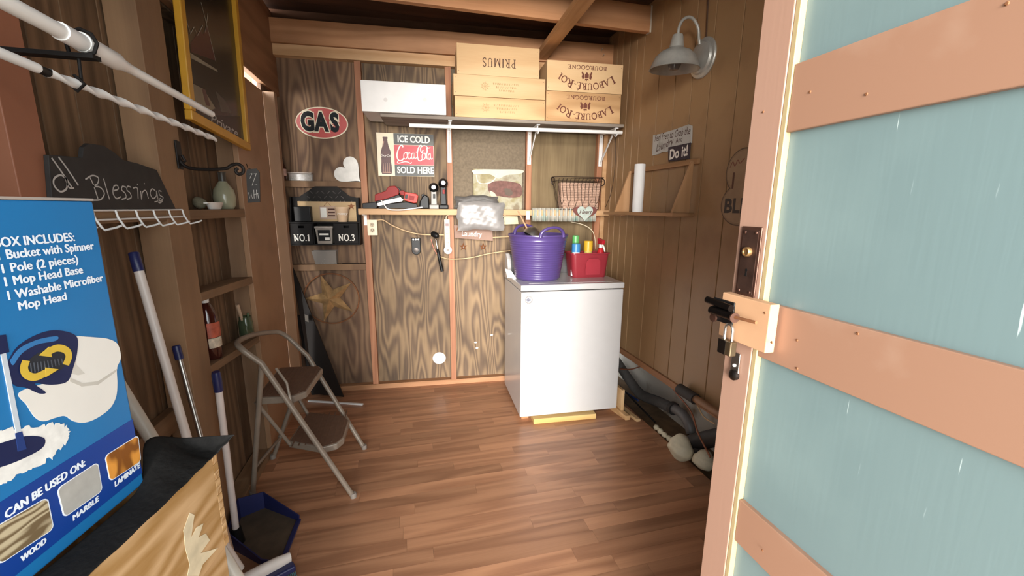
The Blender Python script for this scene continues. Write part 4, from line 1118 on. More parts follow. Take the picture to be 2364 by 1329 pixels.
# care leaflet behind the bucket
a = onz(1178, 634, WT + .02)
o = MB().hexa([(a.x - .02, a.y, WT), (a.x + .03, a.y - .05, WT), (a.x + .032, a.y - .048, WT), (a.x - .018, a.y + .002, WT), (a.x - .03, a.y + .03, WT + .06), (a.x + .0, a.y - .03, WT + .05), (a.x + .002, a.y - .028, WT + .05), (a.x - .028, a.y + .032, WT + .06)]).build('leaflet', M_paper, None)
tag(o, 'folded white leaflet between the washer console and the purple bucket', 'leaflet')

# blocks under and beside it
M_pale = wood('pale_block', '#dcbb7e', '#c9a463', axis=0, ring=3, stretch=12, size=7, rough=.65)
p0, p1 = onz(1232, 979, 0), onz(1376, 966, 0)
o = MB().box(0, (p1 - p0).length, .0, .10, 0.0, .0355).build('wood_block', M_pale, None, Matrix.Translation(p0) @ Matrix.Rotation(math.atan2(p1.y - p0.y, p1.x - p0.x), 4, 'Z'), bev=.003)
tag(o, 'pale wooden block under the front of the washer', 'block')
p0 = onz(1203, 972, 0)
o = MB().box(0, .05, .0, .08, 0, .034).build('wood_block', M_cedarX, None, Matrix.Translation((p0.x + .01, p0.y + .03, 0)), bev=.002); tag(o, 'small reddish block under the washer front left corner', 'block')
p0 = onz(1424, 954, 0)
o = MB().box(0, .022, 0, .09, 0, .185).build('wood_block', M_crate, None, Matrix.Translation((p0.x + .012, p0.y - .03, 0)), bev=.002); tag(o, 'upright wooden block beside the washer right corner', 'block')
p0 = onz(1446, 968, 0)
o = MB().hexa([(0, 0, 0), (.035, 0, 0), (.0, .2, 0), (-.035, .2, 0), (0, 0, .03), (.035, 0, .03), (.0, .2, .05), (-.035, .2, .05)]).build('wood_shim', M_crate2, None, Matrix.Translation((p0.x - .012, p0.y - .01, 0)), bev=.002); tag(o, 'short wooden shim on the floor right of the upright block', 'shim')
o = MB().hexa([(0, 0, 0), (.03, 0, 0), (.0, .25, 0), (-.03, .25, 0), (0, 0, .018), (.03, 0, .018), (.0, .25, .028), (-.03, .25, .028)]).build('wood_shim', M_crate, None, Matrix.Translation((p0.x + .05, p0.y - .045, 0)), bev=.002); tag(o, 'low wooden shim nearest the dirt strip', 'shim')

# purple tub
c = onz(1250, 652, WT); cn = Vector((c.x + .02, c.y + .155, WT))
t = thing('tub_trug', 'purple flexible tub with two handles on the washer', 'tub', cn)
M_pur = plain('purple_rubber', '#4a3a6e', .32, noise=.05, coat=.1)
H, r0, r1 = .305, .150, .198
pr = [(0, 0), (r0 - .012, 0), (r0, .012)]
for k in range(17):
    f = .05 + .85 * k / 17
    rr = r0 + (r1 - r0) * f
    pr += [(rr, H * f), (rr + .0022, H * (f + .016)), (rr + .0005, H * (f + .034))]
pr += [(r1, H * .955), (r1 + .004, H * .97), (r1 + .004, H), (r1 - .002, H), (r1 - .004, H * .96), (r0 - .006, .016), (0, .012)]
MB().lathe(pr, Matrix.Translation(cn), 48).build('body', M_pur, t, smooth=True)
for an, nm in ((-78, 'front'), (102, 'rear')):
    d = Vector((math.cos(R(an)), math.sin(R(an)), 0)); sd = Vector((-d.y, d.x, 0))
    pts = []
    for k in range(13):
        a = math.pi * k / 12
        pts.append(cn + d * (r1 + .001 - .018 * abs(math.cos(a)) ** 2) + sd * (.085 * math.cos(a)) + Vector((0, 0, H - .012 + .062 * math.sin(a) ** .8)))
    MB().tube(pts, [.013 - .004 * math.sin(math.pi * k / 12) for k in range(13)], 10).build('handle', M_pur, t, smooth=True)
# strainer in the tub
t = thing('strainer', 'metal ladle strainer sticking out of the purple tub', 'strainer', cn + Vector((-.05, .05, .24)))
cc = cn + Vector((-.035, .03, .285))
MB().lathe([(0, .06), (.03, .056), (.055, .036), (.066, 0), (.070, 0), (.058, .04), (.03, .062), (0, .066)], Matrix.Translation(cc) @ Matrix.Rotation(R(30), 4, 'Y'), 24).build('bowl', M_steel, t, smooth=True)
h0 = cc + Vector((-.02, -.02, .02)); h1 = ony(1196, 487, cc.y + .08)
MB().tube([h0, h1], [.006, .005], 10).build('handle', plain('stick_wood', '#b18a6a', .5), t, smooth=True)
# red caddy
c = onz(1363, 641, WT)
cq = Vector((c.x, c.y + .075, WT))
t = thing('red_caddy', 'translucent red plastic caddy with cleaning bottles on the washer', 'caddy', cq)
def rr_loop(hx, hy, z, r=.03, n=5):
    P = []
    for cx_, cy_, a0 in ((hx - r, hy - r, 0), (-hx + r, hy - r, 90), (-hx + r, -hy + r, 180), (hx - r, -hy + r, 270)):
        for k in range(n + 1): P.append((cx_ + r * math.cos(R(a0 + 90 * k / n)), cy_ + r * math.sin(R(a0 + 90 * k / n)), z))
    return P
loops = [rr_loop(.118, .068, 0, .025), rr_loop(.122, .071, .006, .028), rr_loop(.137, .084, .165), rr_loop(.146, .092, .167), rr_loop(.146, .092, .174), rr_loop(.134, .081, .172), rr_loop(.119, .068, .008, .027)]
n = len(loops[0]); mb = MB(); vs = [p for l in loops for p in l]
fs = [(i * n + k, i * n + (k + 1) % n, (i + 1) * n + (k + 1) % n, (i + 1) * n + k) for i in range(len(loops) - 1) for k in range(n)]
mb.add(vs, fs + [tuple(range(n))[::-1], tuple((len(loops) - 1) * n + k for k in range(n))])
CM = Matrix.Translation(cq) @ Matrix.Rotation(wa, 4, 'Z')
M_redt = plain('red_translucent', '#862831', .35, noise=.05)
MB.build(mb, 'basin', M_redt, t, CM, smooth=True)
MB().box(-.06, .06, -.006, .006, .008, .16).build('divider', M_redt, t, CM, bev=.004)
MB().prism([(a, b) for a, b in [(-.055, .06), (-.05, .12), (-.03, .14), (.03, .14), (.05, .12), (.055, .06), (.05, .025), (-.05, .025)]][::-1], 0, .003).build('embossed_panel', plain('red_panel', '#95303a', .3), t, CM @ Matrix.Translation((.01, -.0865, .0)) @ Matrix.Rotation(R(96), 4, 'X'))
def bottle_at(name, lab, dx, dy, h, r, bodyc, capc, caph, capr, z0=.013, group=None):
    p = CM @ Vector((dx, dy, z0))
    t = thing(name, lab, 'bottle', p, 'cleaning bottles in the red caddy')
    MB().lathe([(0, 0), (r, 0), (r, h * .7), (r * .8, h * .85), (capr * .9, h), (0, h)], Matrix.Translation(p), 20).build('body', plain(name + bodyc, bodyc, .35), t, smooth=True)
    MB().lathe([(0, h), (capr, h), (capr, h + caph), (capr * .85, h + caph + .004), (0, h + caph + .004)], Matrix.Translation(p), 20).build('cap', plain(name + capc, capc, .35), t, smooth=True)
    return t, p
bottle_at('cleaner_bottle', 'bottle with a light blue cap in the red caddy', -.095, -.035, .165, .032, '#d9dcdf', '#3a78ab', .055, .030)
bottle_at('cleaner_bottle', 'green bottle with a bright green cap behind the blue one', -.072, .040, .20, .030, '#4f9a4a', '#569c58', .07, .024)
bottle_at('cleaner_bottle', 'spray can with a bright yellow cap in the red caddy', .02, .03, .165, .031, '#d8c56a', '#c9a02e', .068, .032)
tt, p = bottle_at('spray_bottle', 'red spray bottle with a white and red trigger in the caddy', .098, -.01, .19, .032, '#b31f28', '#d9d5d2', .02, .014)
MB().hexa([p + Vector(q) for q in ((-.012, -.035, .214), (.012, -.035, .214), (.012, .03, .214), (-.012, .03, .214), (-.010, -.05, .245), (.010, -.05, .245), (.014, .035, .255), (-.014, .035, .255))]).build('sprayer_head', M_red, tt, bev=.004)
MB().tube([p + Vector((0, -.025, .214)), p + Vector((.004, -.045, .19)), p + Vector((.008, -.05, .165))], [.006, .006, .004], 8).build('trigger', M_white_ink, tt, smooth=True)
# cord arcing behind the caddy
o = MB().tube(spline([P_(1160, 500, .06), P_(1180, 492, .07), P_(1200, 497, .08)], 5), .003, 6).build('cord_loop', M_cr, None, B, smooth=True); tag(o, 'thin cream cord loop right of the silver bag', 'cord')
o = MB().tube(spline([P_(1318, 512, .02), P_(1345, 518, .02), P_(1365, 530, .02), P_(1373, 548, .02), P_(1375, 575, .02)], 5), .0035, 6).build('arched_cord', M_cr, None, B, smooth=True); tag(o, 'cream cord arching down behind the red caddy', 'cord')

# ------------------------------------------------------------------ right wall
def rp_(x, y, w=0.0): return fp(RWF, x, y, w)
# barn lamp
LY = 2.01
t = thing('wall_lamp', 'galvanised gooseneck barn lamp on the panelled wall', 'lamp', (XR, LY, 2.17))
M_galv = plain('galvanised_lamp', '#a8a59d', .4, .35, noise=.12, scale=25)
MB().lathe([(0, 0), (.096, 0), (.098, .006), (.094, .012), (.080, .016), (.074, .026), (.05, .034), (0, .036)], Matrix.Translation((XR, LY, 2.172)) @ Matrix.Rotation(R(-90), 4, 'Y'), 36).build('wall_plate', M_galv, t, smooth=True)
neck = spline([(XR - .03, LY, 2.235), (1.492, LY, 2.262), (1.482, LY, 2.31), (1.452, LY, 2.346), (1.420, LY, 2.353), (1.388, LY, 2.335), (1.371, LY, 2.30), (1.368, LY, 2.262)], 6)
MB().tube(neck, .0075, 12).build('neck', M_galv, t, smooth=True)
SM = Matrix.Translation((1.368, LY, 2.267)) @ Matrix.Rotation(R(4), 4, 'X')
shade = [(0, 0), (.024, 0), (.027, -.008), (.036, -.058), (.046, -.066), (.075, -.078), (.098, -.10), (.112, -.13), (.122, -.158), (.125, -.160)]
inner = [(r - .003, z - .001) for r, z in shade[::-1] if r > .03] + [(0, -.06)]
MB().lathe(shade + inner, SM, 40).build('shade', M_galv, t, smooth=True)
MB().lathe([(.015, -.06), (.018, -.10), (.031, -.125), (.032, -.14), (.022, -.16), (0, -.166)], SM, 20).build('bulb', plain('frosted_bulb', '#6f6a68', .15, noise=.02), t, smooth=True)
MB().lathe([(0, 0), (.006, 0), (.005, .006), (0, .007)], Matrix.Translation((XR - .034, LY + .04, 2.15)) @ Matrix.Rotation(R(-90), 4, 'Y'), 10).build('screw', M_steel, t, smooth=True)
a = onx(1634, 3, XR - .004); b = onx(1630, 90, XR - .004)
o = MB().tube([(XR - .004, a.y, 2.655), (XR - .004, a.y, a.z), (XR - .004, b.y, b.z)], .004, 6).build('lamp_conduit', plain('brown_cable', '#4a3020', .6), None, smooth=True); tag(o, 'dark cable running up the panelling above the lamp', 'cable')
# laundry sign
t = thing('laundry_sign', 'distressed white sign reading Feel Free to Grab the Laundry And Do it!', 'sign', (XR, 2.25, 1.70))
pb = [rp_(x, y, .006) for x, y in ((1508, 312), (1524, 309), (1560, 298), (1590, 287), (1597, 290), (1596, 330), (1570, 338), (1546, 346), (1538, 351), (1528, 350), (1522, 355), (1506, 359), (1507, 336))]
MB().prism(pb[::-1], .0008, .007).build('board', painted('distressed_white', '#b9b7b2', '#9a958d', rough=.7, scale=14, amount=.55), t, RWF)
pd = [rp_(x, y, .008) for x, y in ((1543, 340), (1595, 329), (1592, 366), (1543, 373))]
MB().prism(pd[::-1], .0072, .009).build('dark_panel', plain('plum_panel', '#3c323a', .8, noise=.3, scale=60), t, RWF)
def rtext(body, x0, y0, x1, y1, h0, mat, w, shear=0.0, bold=0.0):
    """text along the pixel line (x0,y0)-(x1,y1), h0 = letter height in metres"""
    a, b = rp_(x0, y0, w), rp_(x1, y1, w)
    L = math.hypot(b[0] - a[0], b[1] - a[1]); rot = math.atan2(b[1] - a[1], b[0] - a[0])
    cx_, cy_ = (a[0] + b[0]) / 2, (a[1] + b[1]) / 2
    return fit_text(body, mat, RWF, cx_ - L / 2, cx_ + L / 2, cy_ - h0 / 2, cy_ + h0 / 2, w, t, rot=rot, shear=shear, bold=bold)
rtext('Feel Free to Grab the', 1512, 319, 1594, 300, .040, M_ink, .0075, .2)
rtext('Laundry', 1515, 345, 1555, 327, .055, M_ink, .0075, .3)
rtext('And', 1560, 325, 1575, 320, .028, M_ink, .0075)
rtext('Do it!', 1546, 357, 1588, 346, .060, M_white_ink, .0095, 0, .03)
# shelf
t = thing('corner_shelf', 'small unpainted wall shelf with triangular brackets on the panelling', 'shelf', (1.46, 2.38, 1.36))
M_shw = wood('shelf_wood', '#b08560', '#96704c', axis=1, ring=4, stretch=12, size=7, rough=.65)
M_shb = wood('shelf_bracket_wood', '#c69a70', '#ad825a', axis=2, ring=4, stretch=8, size=7, rough=.65)
MB().box(1.392, XR - .001, 1.972, 2.785, 1.362, 1.382).build('bottom_board', M_shw, t, bev=.002)
MB().box(XR - .02, XR - .001, 1.962, 2.64, 1.64, 1.668).build('wall_cleat', M_shw, t, bev=.002)
for y0 in (1.985, 2.628):
    pts = [(1.400, 1.382), (XR - .022, 1.382), (XR - .022, 1.655), (1.498, 1.655)]
    MB().add([(x, y0, z) for x, z in pts] + [(x, y0 + .018, z) for x, z in pts], [(0, 1, 2, 3), (7, 6, 5, 4)] + [(i, (i + 1) % 4, 4 + (i + 1) % 4, 4 + i) for i in range(4)]).build('bracket', M_shb, t, bev=.002)
MB().box(1.388, 1.42, 2.52, 2.60, 1.358, 1.3615).build('patch', M_cedarY, t)
a = onx(1474, 440, 1.452)
o = MB().lathe([(.012, 0), (.033, 0), (.034, .002), (.034, .296), (.033, .298), (.012, .298)], Matrix.Translation((1.452, a.y, 1.3825)), 28).build('paper_roll', plain('paper_white', '#e3e1df', .7, noise=.02), None, smooth=True)
tag(o, 'tall white paper roll standing on the small wall shelf', 'roll')
# old shaped sign half hidden by the door
t = thing('shaped_sign', 'rounded vintage sign half hidden behind the open door', 'sign', (XR, 1.66, 1.33))
cu_, cz = -1.655, 1.0
def pinshape(g):
    P = []
    for a in range(-50, 231, 10): P.append((-1.655 + (.105 + g) * math.cos(R(a)), 1.578 + (.105 + g) * math.sin(R(a))))
    for a in range(130, 411, 10): P.append((-1.655 + (.118 + g) * math.cos(R(a)), 1.425 + (.10 + g) * math.sin(R(a))))
    return P
MB().prism(pinshape(0), .001, .006).build('rim', plain('sign_rim', '#5f4a38', .6), t, RWF)
MB().prism(pinshape(-.006), .006, .007).build('face', plain('sign_buff', '#8f7458', .6, noise=.12), t, RWF)
MB().prism(pinshape(-.014), .007, .0074).build('inner_face', plain('sign_buff2', '#9a7f62', .6, noise=.12), t, RWF)
fit_text('BLE', plain('sign_dark', '#3f3833', .6), RWF, -1.745, -1.60, 1.385, 1.455, .0079, t, bold=.03)
fit_text('I', plain('sign_brown', '#5a3a2c', .6), RWF, -1.712, -1.700, 1.50, 1.575, .0079, t, bold=.02)
mb = MB(); ribbon(mb, [tuple(p) for p in spline([(-1.735, 1.60), (-1.72, 1.625), (-1.705, 1.605), (-1.69, 1.63), (-1.675, 1.615), (-1.65, 1.635)], 5)], .005, .0076)
mb.build('script', plain('sign_script', '#7a4a3a', .6), t, RWF)
# thin hanging wire near the corner
o = MB().tube(spline([onx(1421, 305, XR - .006), onx(1420, 380, XR - .006), onx(1412, 440, XR - .006), onx(1398, 478, XR - .006)], 6), .002, 5).build('thin_wire', plain('wire_dark', '#3c2b20', .6), None, smooth=True); tag(o, 'thin dark wire hanging down the panelled wall by the rod end', 'wire')
# nails on header
for x, y in ((1388, 118), (1392, 131)):
    a = Vector((*bp(x, y, .03), .03))
    MB().tube([a, a + Vector((-.004, .006, .03))], .003, 6).build('nail', M_steel, wb, B)

# ------------------------------------------------------------------ pipes in the trench
M_ins = plain('pipe_insulation', '#4d4a48', .8, noise=.12, scale=40, bump=.3)
M_insd = plain('pipe_dark', '#35302d', .7, noise=.15)
def px(x, y, X=1.62): return onx(x, y, X)
t = thing('drain_pipe', 'grey insulated drain pipe elbowing along the dirt strip', 'pipe', px(1520, 935))
MB().tube(spline([px(1380, 770), px(1425, 835), px(1455, 880), px(1480, 910), px(1520, 927), px(1552, 942)], 5), .036, 14).build('insulation', M_ins, t, smooth=True)
MB().tube(spline([px(1552, 940), px(1575, 955), px(1590, 978), px(1596, 1000)], 5), [.03] * 15 + [.026], 14).build('elbow', plain('grey_pipe', '#6b6765', .45), t, smooth=True)
MB().cyl(px(1551, 940), px(1557, 944), .042, n=16).build('collar', M_insd, t, smooth=True)
MB().lathe([(0, 0), (.022, 0), (.024, .01), (.014, .02), (.02, .03), (0, .034)], Matrix.Translation(px(1597, 1008)), 16).build('chrome_fitting', plain('chrome', '#d9d6d2', .12, 1.0), t, smooth=True)
t = thing('supply_pipe', 'tan pipe with a dark foam sleeve below the panelling', 'pipe', px(1620, 930, 1.485))
MB().tube([px(1569, 897, 1.485), px(1606, 921, 1.485)], .031, 14).build('foam_sleeve', M_insd, t, smooth=True)
pe = px(1680, 968, 1.485); MB().tube([px(1604, 919, 1.485), pe + (pe - px(1604, 919, 1.485)) * 3.2], .021, 14).build('pipe', plain('tan_pipe', '#8a6547', .55, noise=.15), t, smooth=True)
t = thing('waste_pipe', 'wide dark pipe running towards the door at floor level', 'pipe', px(1640, 1020, 1.60))
pe = px(1690, 1000, 1.60); MB().tube([px(1600, 1022, 1.60), pe, pe + Vector((.0, -.9, -.0))], .05, 16).build('pipe', M_insd, t, smooth=True)
MB().tube([px(1610, 1025, 1.60), px(1618, 1060, 1.57)], .03, 14).build('branch', M_insd, t, smooth=True)
o = MB().tube(spline([px(1420, 850, 1.60), px(1455, 852, 1.58), px(1495, 843, 1.55), px(1530, 865, 1.55), px(1560, 905, 1.55), px(1595, 950, 1.54), px(1612, 1000, 1.52), px(1640, 1055, 1.50)], 6), .005, 7).build('brown_cable', plain('cable_rust', '#8a5134', .5), None, smooth=True); tag(o, 'rusty brown cable looping over the pipes', 'cable')
o = MB().tube(spline([px(1610, 935, 1.56), px(1625, 962, 1.56), px(1650, 978, 1.56)], 5), .004, 6).build('thin_cable', M_cable, None, smooth=True); tag(o, 'thin tan cable beside the wide dark pipe', 'cable')
o = MB().tube(spline([px(1405, 872, 1.56), px(1440, 902, 1.56), px(1473, 924, 1.57)], 5), .008, 8).build('blue_hose', plain('blue_hose', '#20305e', .4), None, smooth=True); tag(o, 'dark blue hose between the washer and the drain pipe', 'hose')
o = MB().tube([px(1430, 890, 1.54), px(1512, 974, 1.54)], .006, 6).build('black_strip', M_blk, None); tag(o, 'thin black edge strip along the floor border', 'strip')
M_foam = plain('expanding_foam', '#d6ccb0', .5, noise=.1, scale=25, bump=.6)
def foam(name, lab, c, r, seed):
    rnd = random.Random(seed); ph = [rnd.uniform(0, 6.28) for _ in range(6)]
    mb = MB()
    def fn(s, q):
        th, ph_ = s * 2 * math.pi, (q - .5) * math.pi
        d = Vector((math.cos(ph_) * math.cos(th), math.cos(ph_) * math.sin(th), math.sin(ph_)))
        k = 1 + .08 * math.sin(3 * d.x + ph[0]) + .06 * math.sin(4 * d.y + ph[1] + 2 * d.z) + .03 * math.sin(9 * d.z + ph[2] + 4 * d.x)
        return c + d * r * k
    mb.grid(fn, 32, 20)
    return tag(mb.build(name, M_foam, None, smooth=True), lab, 'foam')
c = onz(1577, 1068, 0); foam('foam_blob', 'round cream foam lump below the chrome fitting', Vector((c.x + .01, c.y + .05, .062)), .068, 1)
c = onz(1625, 1092, 0); foam('foam_blob', 'cream foam lump half hidden by the door edge', Vector((c.x + .02, c.y + .04, .050)), .054, 2)
mb = MB()
pts = spline([onz(1513, 984, .02), onz(1530, 1000, .02), onz(1548, 1014, .022), onz(1560, 1030, .03)], 6)
o = MB().tube(pts, [.014 + .005 * math.sin(k * 1.9) for k in range(len(pts))], 10).build('foam_bead', M_foam, None, smooth=True); tag(o, 'bead of cream foam along the floor edge', 'foam')

# ------------------------------------------------------------------ hardware on the open door
def dp(x, y, w=0.0): return fp(DRF, x, y, w)
M_bronze = plain('worn_bronze', '#5a3f34', .4, .7, noise=.35, scale=30)
a = dp(1716, 523); b = dp(1765, 690)
u0, u1 = -.622, -.578
v0, v1 = dp(1735, 688)[1], dp(1740, 523)[1]
lp = MB().box(u0, u1, v0, v1, .0002, .004).build('lock_plate', M_bronze, dr, DRF, bev=.0015)
MB().box(u0 + .005, u1 - .005, v0 + .006, v1 - .006, .004, .0048).build('plate_field', plain('bronze_dark', '#48342c', .45, .6, noise=.3, scale=40), lp, DRF)
for uu in (u0 + .01, u1 - .01):
    for vv in (v0 + .01, v1 - .01): MB().lathe([(0, 0), (.003, 0), (.002, .0012), (0, .0014)], Matrix.Translation((uu, vv, .0047)), 10).build('screw', M_bronze, lp, DRF)
um = (u0 + u1) / 2
vk = dp(1735, 581)[1]
MB().lathe([(.005, 0), (.0085, 0), (.0085, .006), (.0075, .0075), (.0055, .0075), (.005, .006)], Matrix.Translation((um, vk, .0045)), 20).build('knob_socket', plain('brass', '#b08a5c', .35, .8), lp, DRF, smooth=True)
vk = v0 + (v1 - v0) * .30
MB().prism([(um - .0025, vk), (um - .0015, vk + .008), (um - .003, vk + .011), (um, vk + .0145), (um + .003, vk + .011), (um + .0015, vk + .008), (um + .0025, vk)][::-1], .0048, .0051).build('keyhole', M_blkp, lp, DRF)
# wooden mounting block
bv1 = 1.245 + .002
blk = MB().box(-.634, -.527, 1.166, 1.249, .0005, .019).build('mounting_block', plain('block_tan', '#b98f6c', .6, noise=.06), dr, DRF, bev=.0015)
for x, y in ((1780, 790), (1765, 722)):
    q = dp(x, y, .02); MB().lathe([(0, 0), (.0025, 0), (.0018, .001), (0, .001)], Matrix.Translation((q[0], q[1], .019)), 8).build('screw', M_rust, blk, DRF)
# slide bolt
bl = MB().box(-.652, -.60, 1.193, 1.236, .0192, .0225).build('bolt_plate', M_blkp, dr, DRF, bev=.001)
vb = 1.216
MB().tube([(-.662, 1.229, .028), (-.600, 1.226, .028)], .0065, 12).build('bolt_barrel', plain('black_steel', '#2a2625', .3, .9), bl, DRF, smooth=True)
MB().tube([(-.645, 1.213, .031), (-.588, 1.213, .031)], .0075, 12).build('bolt_sleeve', plain('black_steel2', '#2a2625', .3, .9), bl, DRF, smooth=True)
MB().tube([(-.590, 1.2135, .031), (-.540, 1.2165, .031)], .0028, 8).build('bolt_rod', M_rust, bl, DRF, smooth=True)
MB().lathe([(.003, 0), (.009, 0), (.009, .003), (.003, .003)], Matrix.Translation((-.588, 1.2125, .031)) @ Matrix.Rotation(R(80), 4, 'Y'), 16).build('washer_ring', M_bronze, bl, DRF, smooth=True)
MB().lathe([(0, 0), (.008, 0), (.008, .004), (0, .005)], Matrix.Translation((-.645, 1.197, .0225)), 14).build('rivet', M_bronze, bl, DRF, smooth=True)
# padlock
q = dp(1728, 800, .03)
t = thing('padlock', 'small brass padlock hanging from the slide bolt', 'padlock', fw_pt(DRF, -.597, 1.145, .03))
MB().tube([(-.606, 1.165, .03), (-.606, 1.184, .03)] + [(-.597 + .009 * math.cos(R(a)), 1.187 + .011 * math.sin(R(a)), .03) for a in (180, 150, 120, 90, 60, 30, 0)] + [(-.588, 1.184, .03), (-.588, 1.165, .03)], .0026, 8).build('shackle', M_steel, t, DRF, smooth=True)
MB().box(-.612, -.582, 1.141, 1.168, .023, .037).build('body', plain('old_brass', '#6b5a45', .35, .8, noise=.2), t, DRF, bev=.002)
MB().box(-.6119, -.594, 1.1415, 1.1675, .0372, .0376).build('face_plate', M_dsteel, t, DRF)
# hasp strap
hs = MB().box(-.612, -.592, 1.098, 1.140, .002, .0045).build('hasp', M_steel, dr, DRF, bev=.001)
MB().lathe([(0, 0), (.01, 0), (.01, .006), (.006, .009), (0, .009)], Matrix.Translation((-.600, 1.097, .002)), 16).build('hasp_hinge', M_dsteel, hs, DRF, smooth=True)
MB().cyl((-.602, 1.115, .0045), (-.602, 1.115, .006), .003, n=8).build('screw', M_wmetal, hs, DRF)
for x, y in ((2325, 8), (1870, 212), (2000, 217), (1840, 785), (1840, 850), (1980, 770), (1762, 258), (1685, 870), (1760, 1270)):
    Xf = XD + .0035 if x > 1770 else XD - .0003
    p = onx(x, y, Xf)
    MB().lathe([(0, 0), (.0022, 0), (.0015, .0008), (0, .0008)], Matrix.Translation(p) @ Matrix.Rotation(R(-90), 4, 'Y'), 8).build('nail_head', M_rust, dr)

# ------------------------------------------------------------------ left wall
def lp_(x, y, w=0.0): return fp(LWF, x, y, w)
# chalk sign on the ledge
t = thing('chalk_sign', 'black chalk sign lettered all Blessings on the left ledge', 'sign', (-.83, 1.4, 1.388))
w = .011
pts = [lp_(x, y, w) for x, y in ((112, 357), (150, 360), (190, 364), (193, 340), (205, 331), (240, 336), (262, 350), (285, 369), (318, 377), (350, 388), (362, 392), (405, 474), (118, 462))]
zb = 1.389
P = [(a, max(b, zb)) for a, b in pts]
P[-2] = (P[-2][0], zb); P[-1] = (P[-1][0], zb)
M_slate = plain('chalkboard', '#2a2725', .75, noise=.2, scale=20)
MB().prism(P[::-1], .0008, w).build('board', M_slate, t, LWF, bev=.0012)
def chalk(strokes, wd, nm='chalk_word'):
    mb = MB()
    for s in strokes:
        ribbon(mb, [tuple(p) for p in spline([lp_(x, y, w) for x, y in s], 4)], wd, w + .0005)
    mb.build(nm, M_chalk, t, LWF)['kind'] = 'stuff'
chalk([[(150, 410), (138, 404), (124, 412), (124, 428), (138, 442), (152, 436), (154, 420), (150, 410), (158, 432), (170, 434)],
       [(118, 364), (140, 395), (165, 432)], [(134, 362), (156, 392), (180, 428)]], .0045)
chalk([[(206, 408), (214, 425), (225, 458)], [(196, 414), (212, 405), (226, 410), (224, 424), (214, 430), (230, 432), (240, 446), (232, 460), (214, 462)],
       [(238, 412), (246, 440), (252, 460)], [(262, 440), (272, 436), (270, 428), (262, 430), (260, 446), (268, 458), (278, 454)],
       [(290, 432), (282, 430), (280, 438), (288, 446), (290, 456), (280, 460)], [(302, 432), (294, 430), (292, 438), (300, 446), (302, 456), (292, 460)],
       [(306, 434), (316, 434), (318, 458)], [(324, 440), (326, 460), (328, 444), (336, 440), (342, 458)], [(316, 424), (317, 427)], [(332, 422), (333, 425)],
       [(358, 440), (350, 436), (346, 446), (352, 458), (360, 452), (360, 440), (364, 462), (356, 466)], [(372, 442), (366, 440), (368, 450), (376, 456), (370, 464), (364, 460)],
       [(364, 462), (370, 458), (374, 464), (368, 468), (362, 464)]], .0038)
# wire hook rack
t = thing('hook_rack', 'white wire rack with hooks fixed under the chalk sign', 'rack', (XL + .01, 1.5, 1.30))
ya, yb = lp_(150, 481, .008)[0], lp_(421, 483, .008)[0]
zt, zl = 1.386, 1.361
for z in (zt, zl):
    MB().tube([(ya, z, .006), (yb, z, .006)], .0028, 8).build('rail_wire', M_wmetal, t, LWF, smooth=True)
n_ = 7
for k in range(n_):
    y = yb - .004 - (yb - ya) * k / (n_ - 1)
    MB().tube([(y, zt, .009), (y, zt - .02, .012), (y + .002, 1.342, .022), (y + .002, 1.335, .028), (y + .002, 1.342, .055), (y + .002, 1.347, .066)], .0028, 7).build('hook', M_wmetal, t, LWF, smooth=True)
# wrought iron bracket with a hanging slate
HY = 1.84
t = thing('iron_hook', 'black wrought iron scroll hook on the left post', 'hook', (XL + .01, HY, 1.55))
hp = lambda x, y: ony(x, y, HY - .02)
o_ = hp(432, 386)
pl_ = spline([hp(404, 324), hp(408, 345), hp(414, 368), hp(432, 386), hp(470, 391), hp(520, 389), hp(535, 381), hp(550, 379), hp(561, 387), hp(561, 398), hp(551, 402), hp(544, 394), hp(549, 388)], 5)
sx_ = XL + .006 - pl_[0].x
MB().tube([p + Vector((0, 0, 0)) for p in pl_], .006, 9).build('scroll_arm', plain('wrought_iron', '#231d1a', .55, .5, noise=.2), t, smooth=True)
MB().box(XL + .001, XL + .007, HY - .04, HY - .004, hp(410, 390).z, hp(408, 325).z).build('wall_plate', plain('wrought_iron2', '#1f1a18', .6, .4), t, bev=.002)
q = [hp(420, 358), hp(428, 372), hp(420, 376)]
MB().tube(q, .005, 8).build('scroll_leaf', plain('wrought_iron3', '#231d1a', .55, .5), t, smooth=True)
t = thing('slate_tag', 'small black slate tag with chalk marks hanging from the iron hook', 'tag', hp(584, 468))
P = [hp(x, y) for x, y in ((570, 391), (592, 389), (599, 398), (600, 466), (572, 468), (568, 400))]
n = len(P)
MB().add([p for p in P] + [p + Vector((0, .006, 0)) for p in P], [tuple(range(n)), tuple(range(n, 2 * n))[::-1]] + [(i, (i + 1) % n, n + (i + 1) % n, n + i) for i in range(n)]).build('slate', M_slate, t)
mb = MB()
for s in ([(576, 402), (582, 400), (577, 412)], [(582, 402), (592, 400), (582, 428), (594, 426)], [(574, 444), (577, 458), (580, 446), (583, 458)], [(586, 438), (587, 458)], [(592, 438), (593, 458)], [(584, 450), (596, 446)], [(595, 446), (597, 458)]):
    pp_ = [hp(x, y) + Vector((0, -.0008, 0)) for x, y in s]
    mb.tube(pp_, .0008, 4)
mb.build('chalk_marks', M_chalk, t)['kind'] = 'stuff'
MB().tube([hp(569, 378), hp(572, 388), hp(580, 391)], .0015, 6).build('hanger_wire', M_dsteel, t)
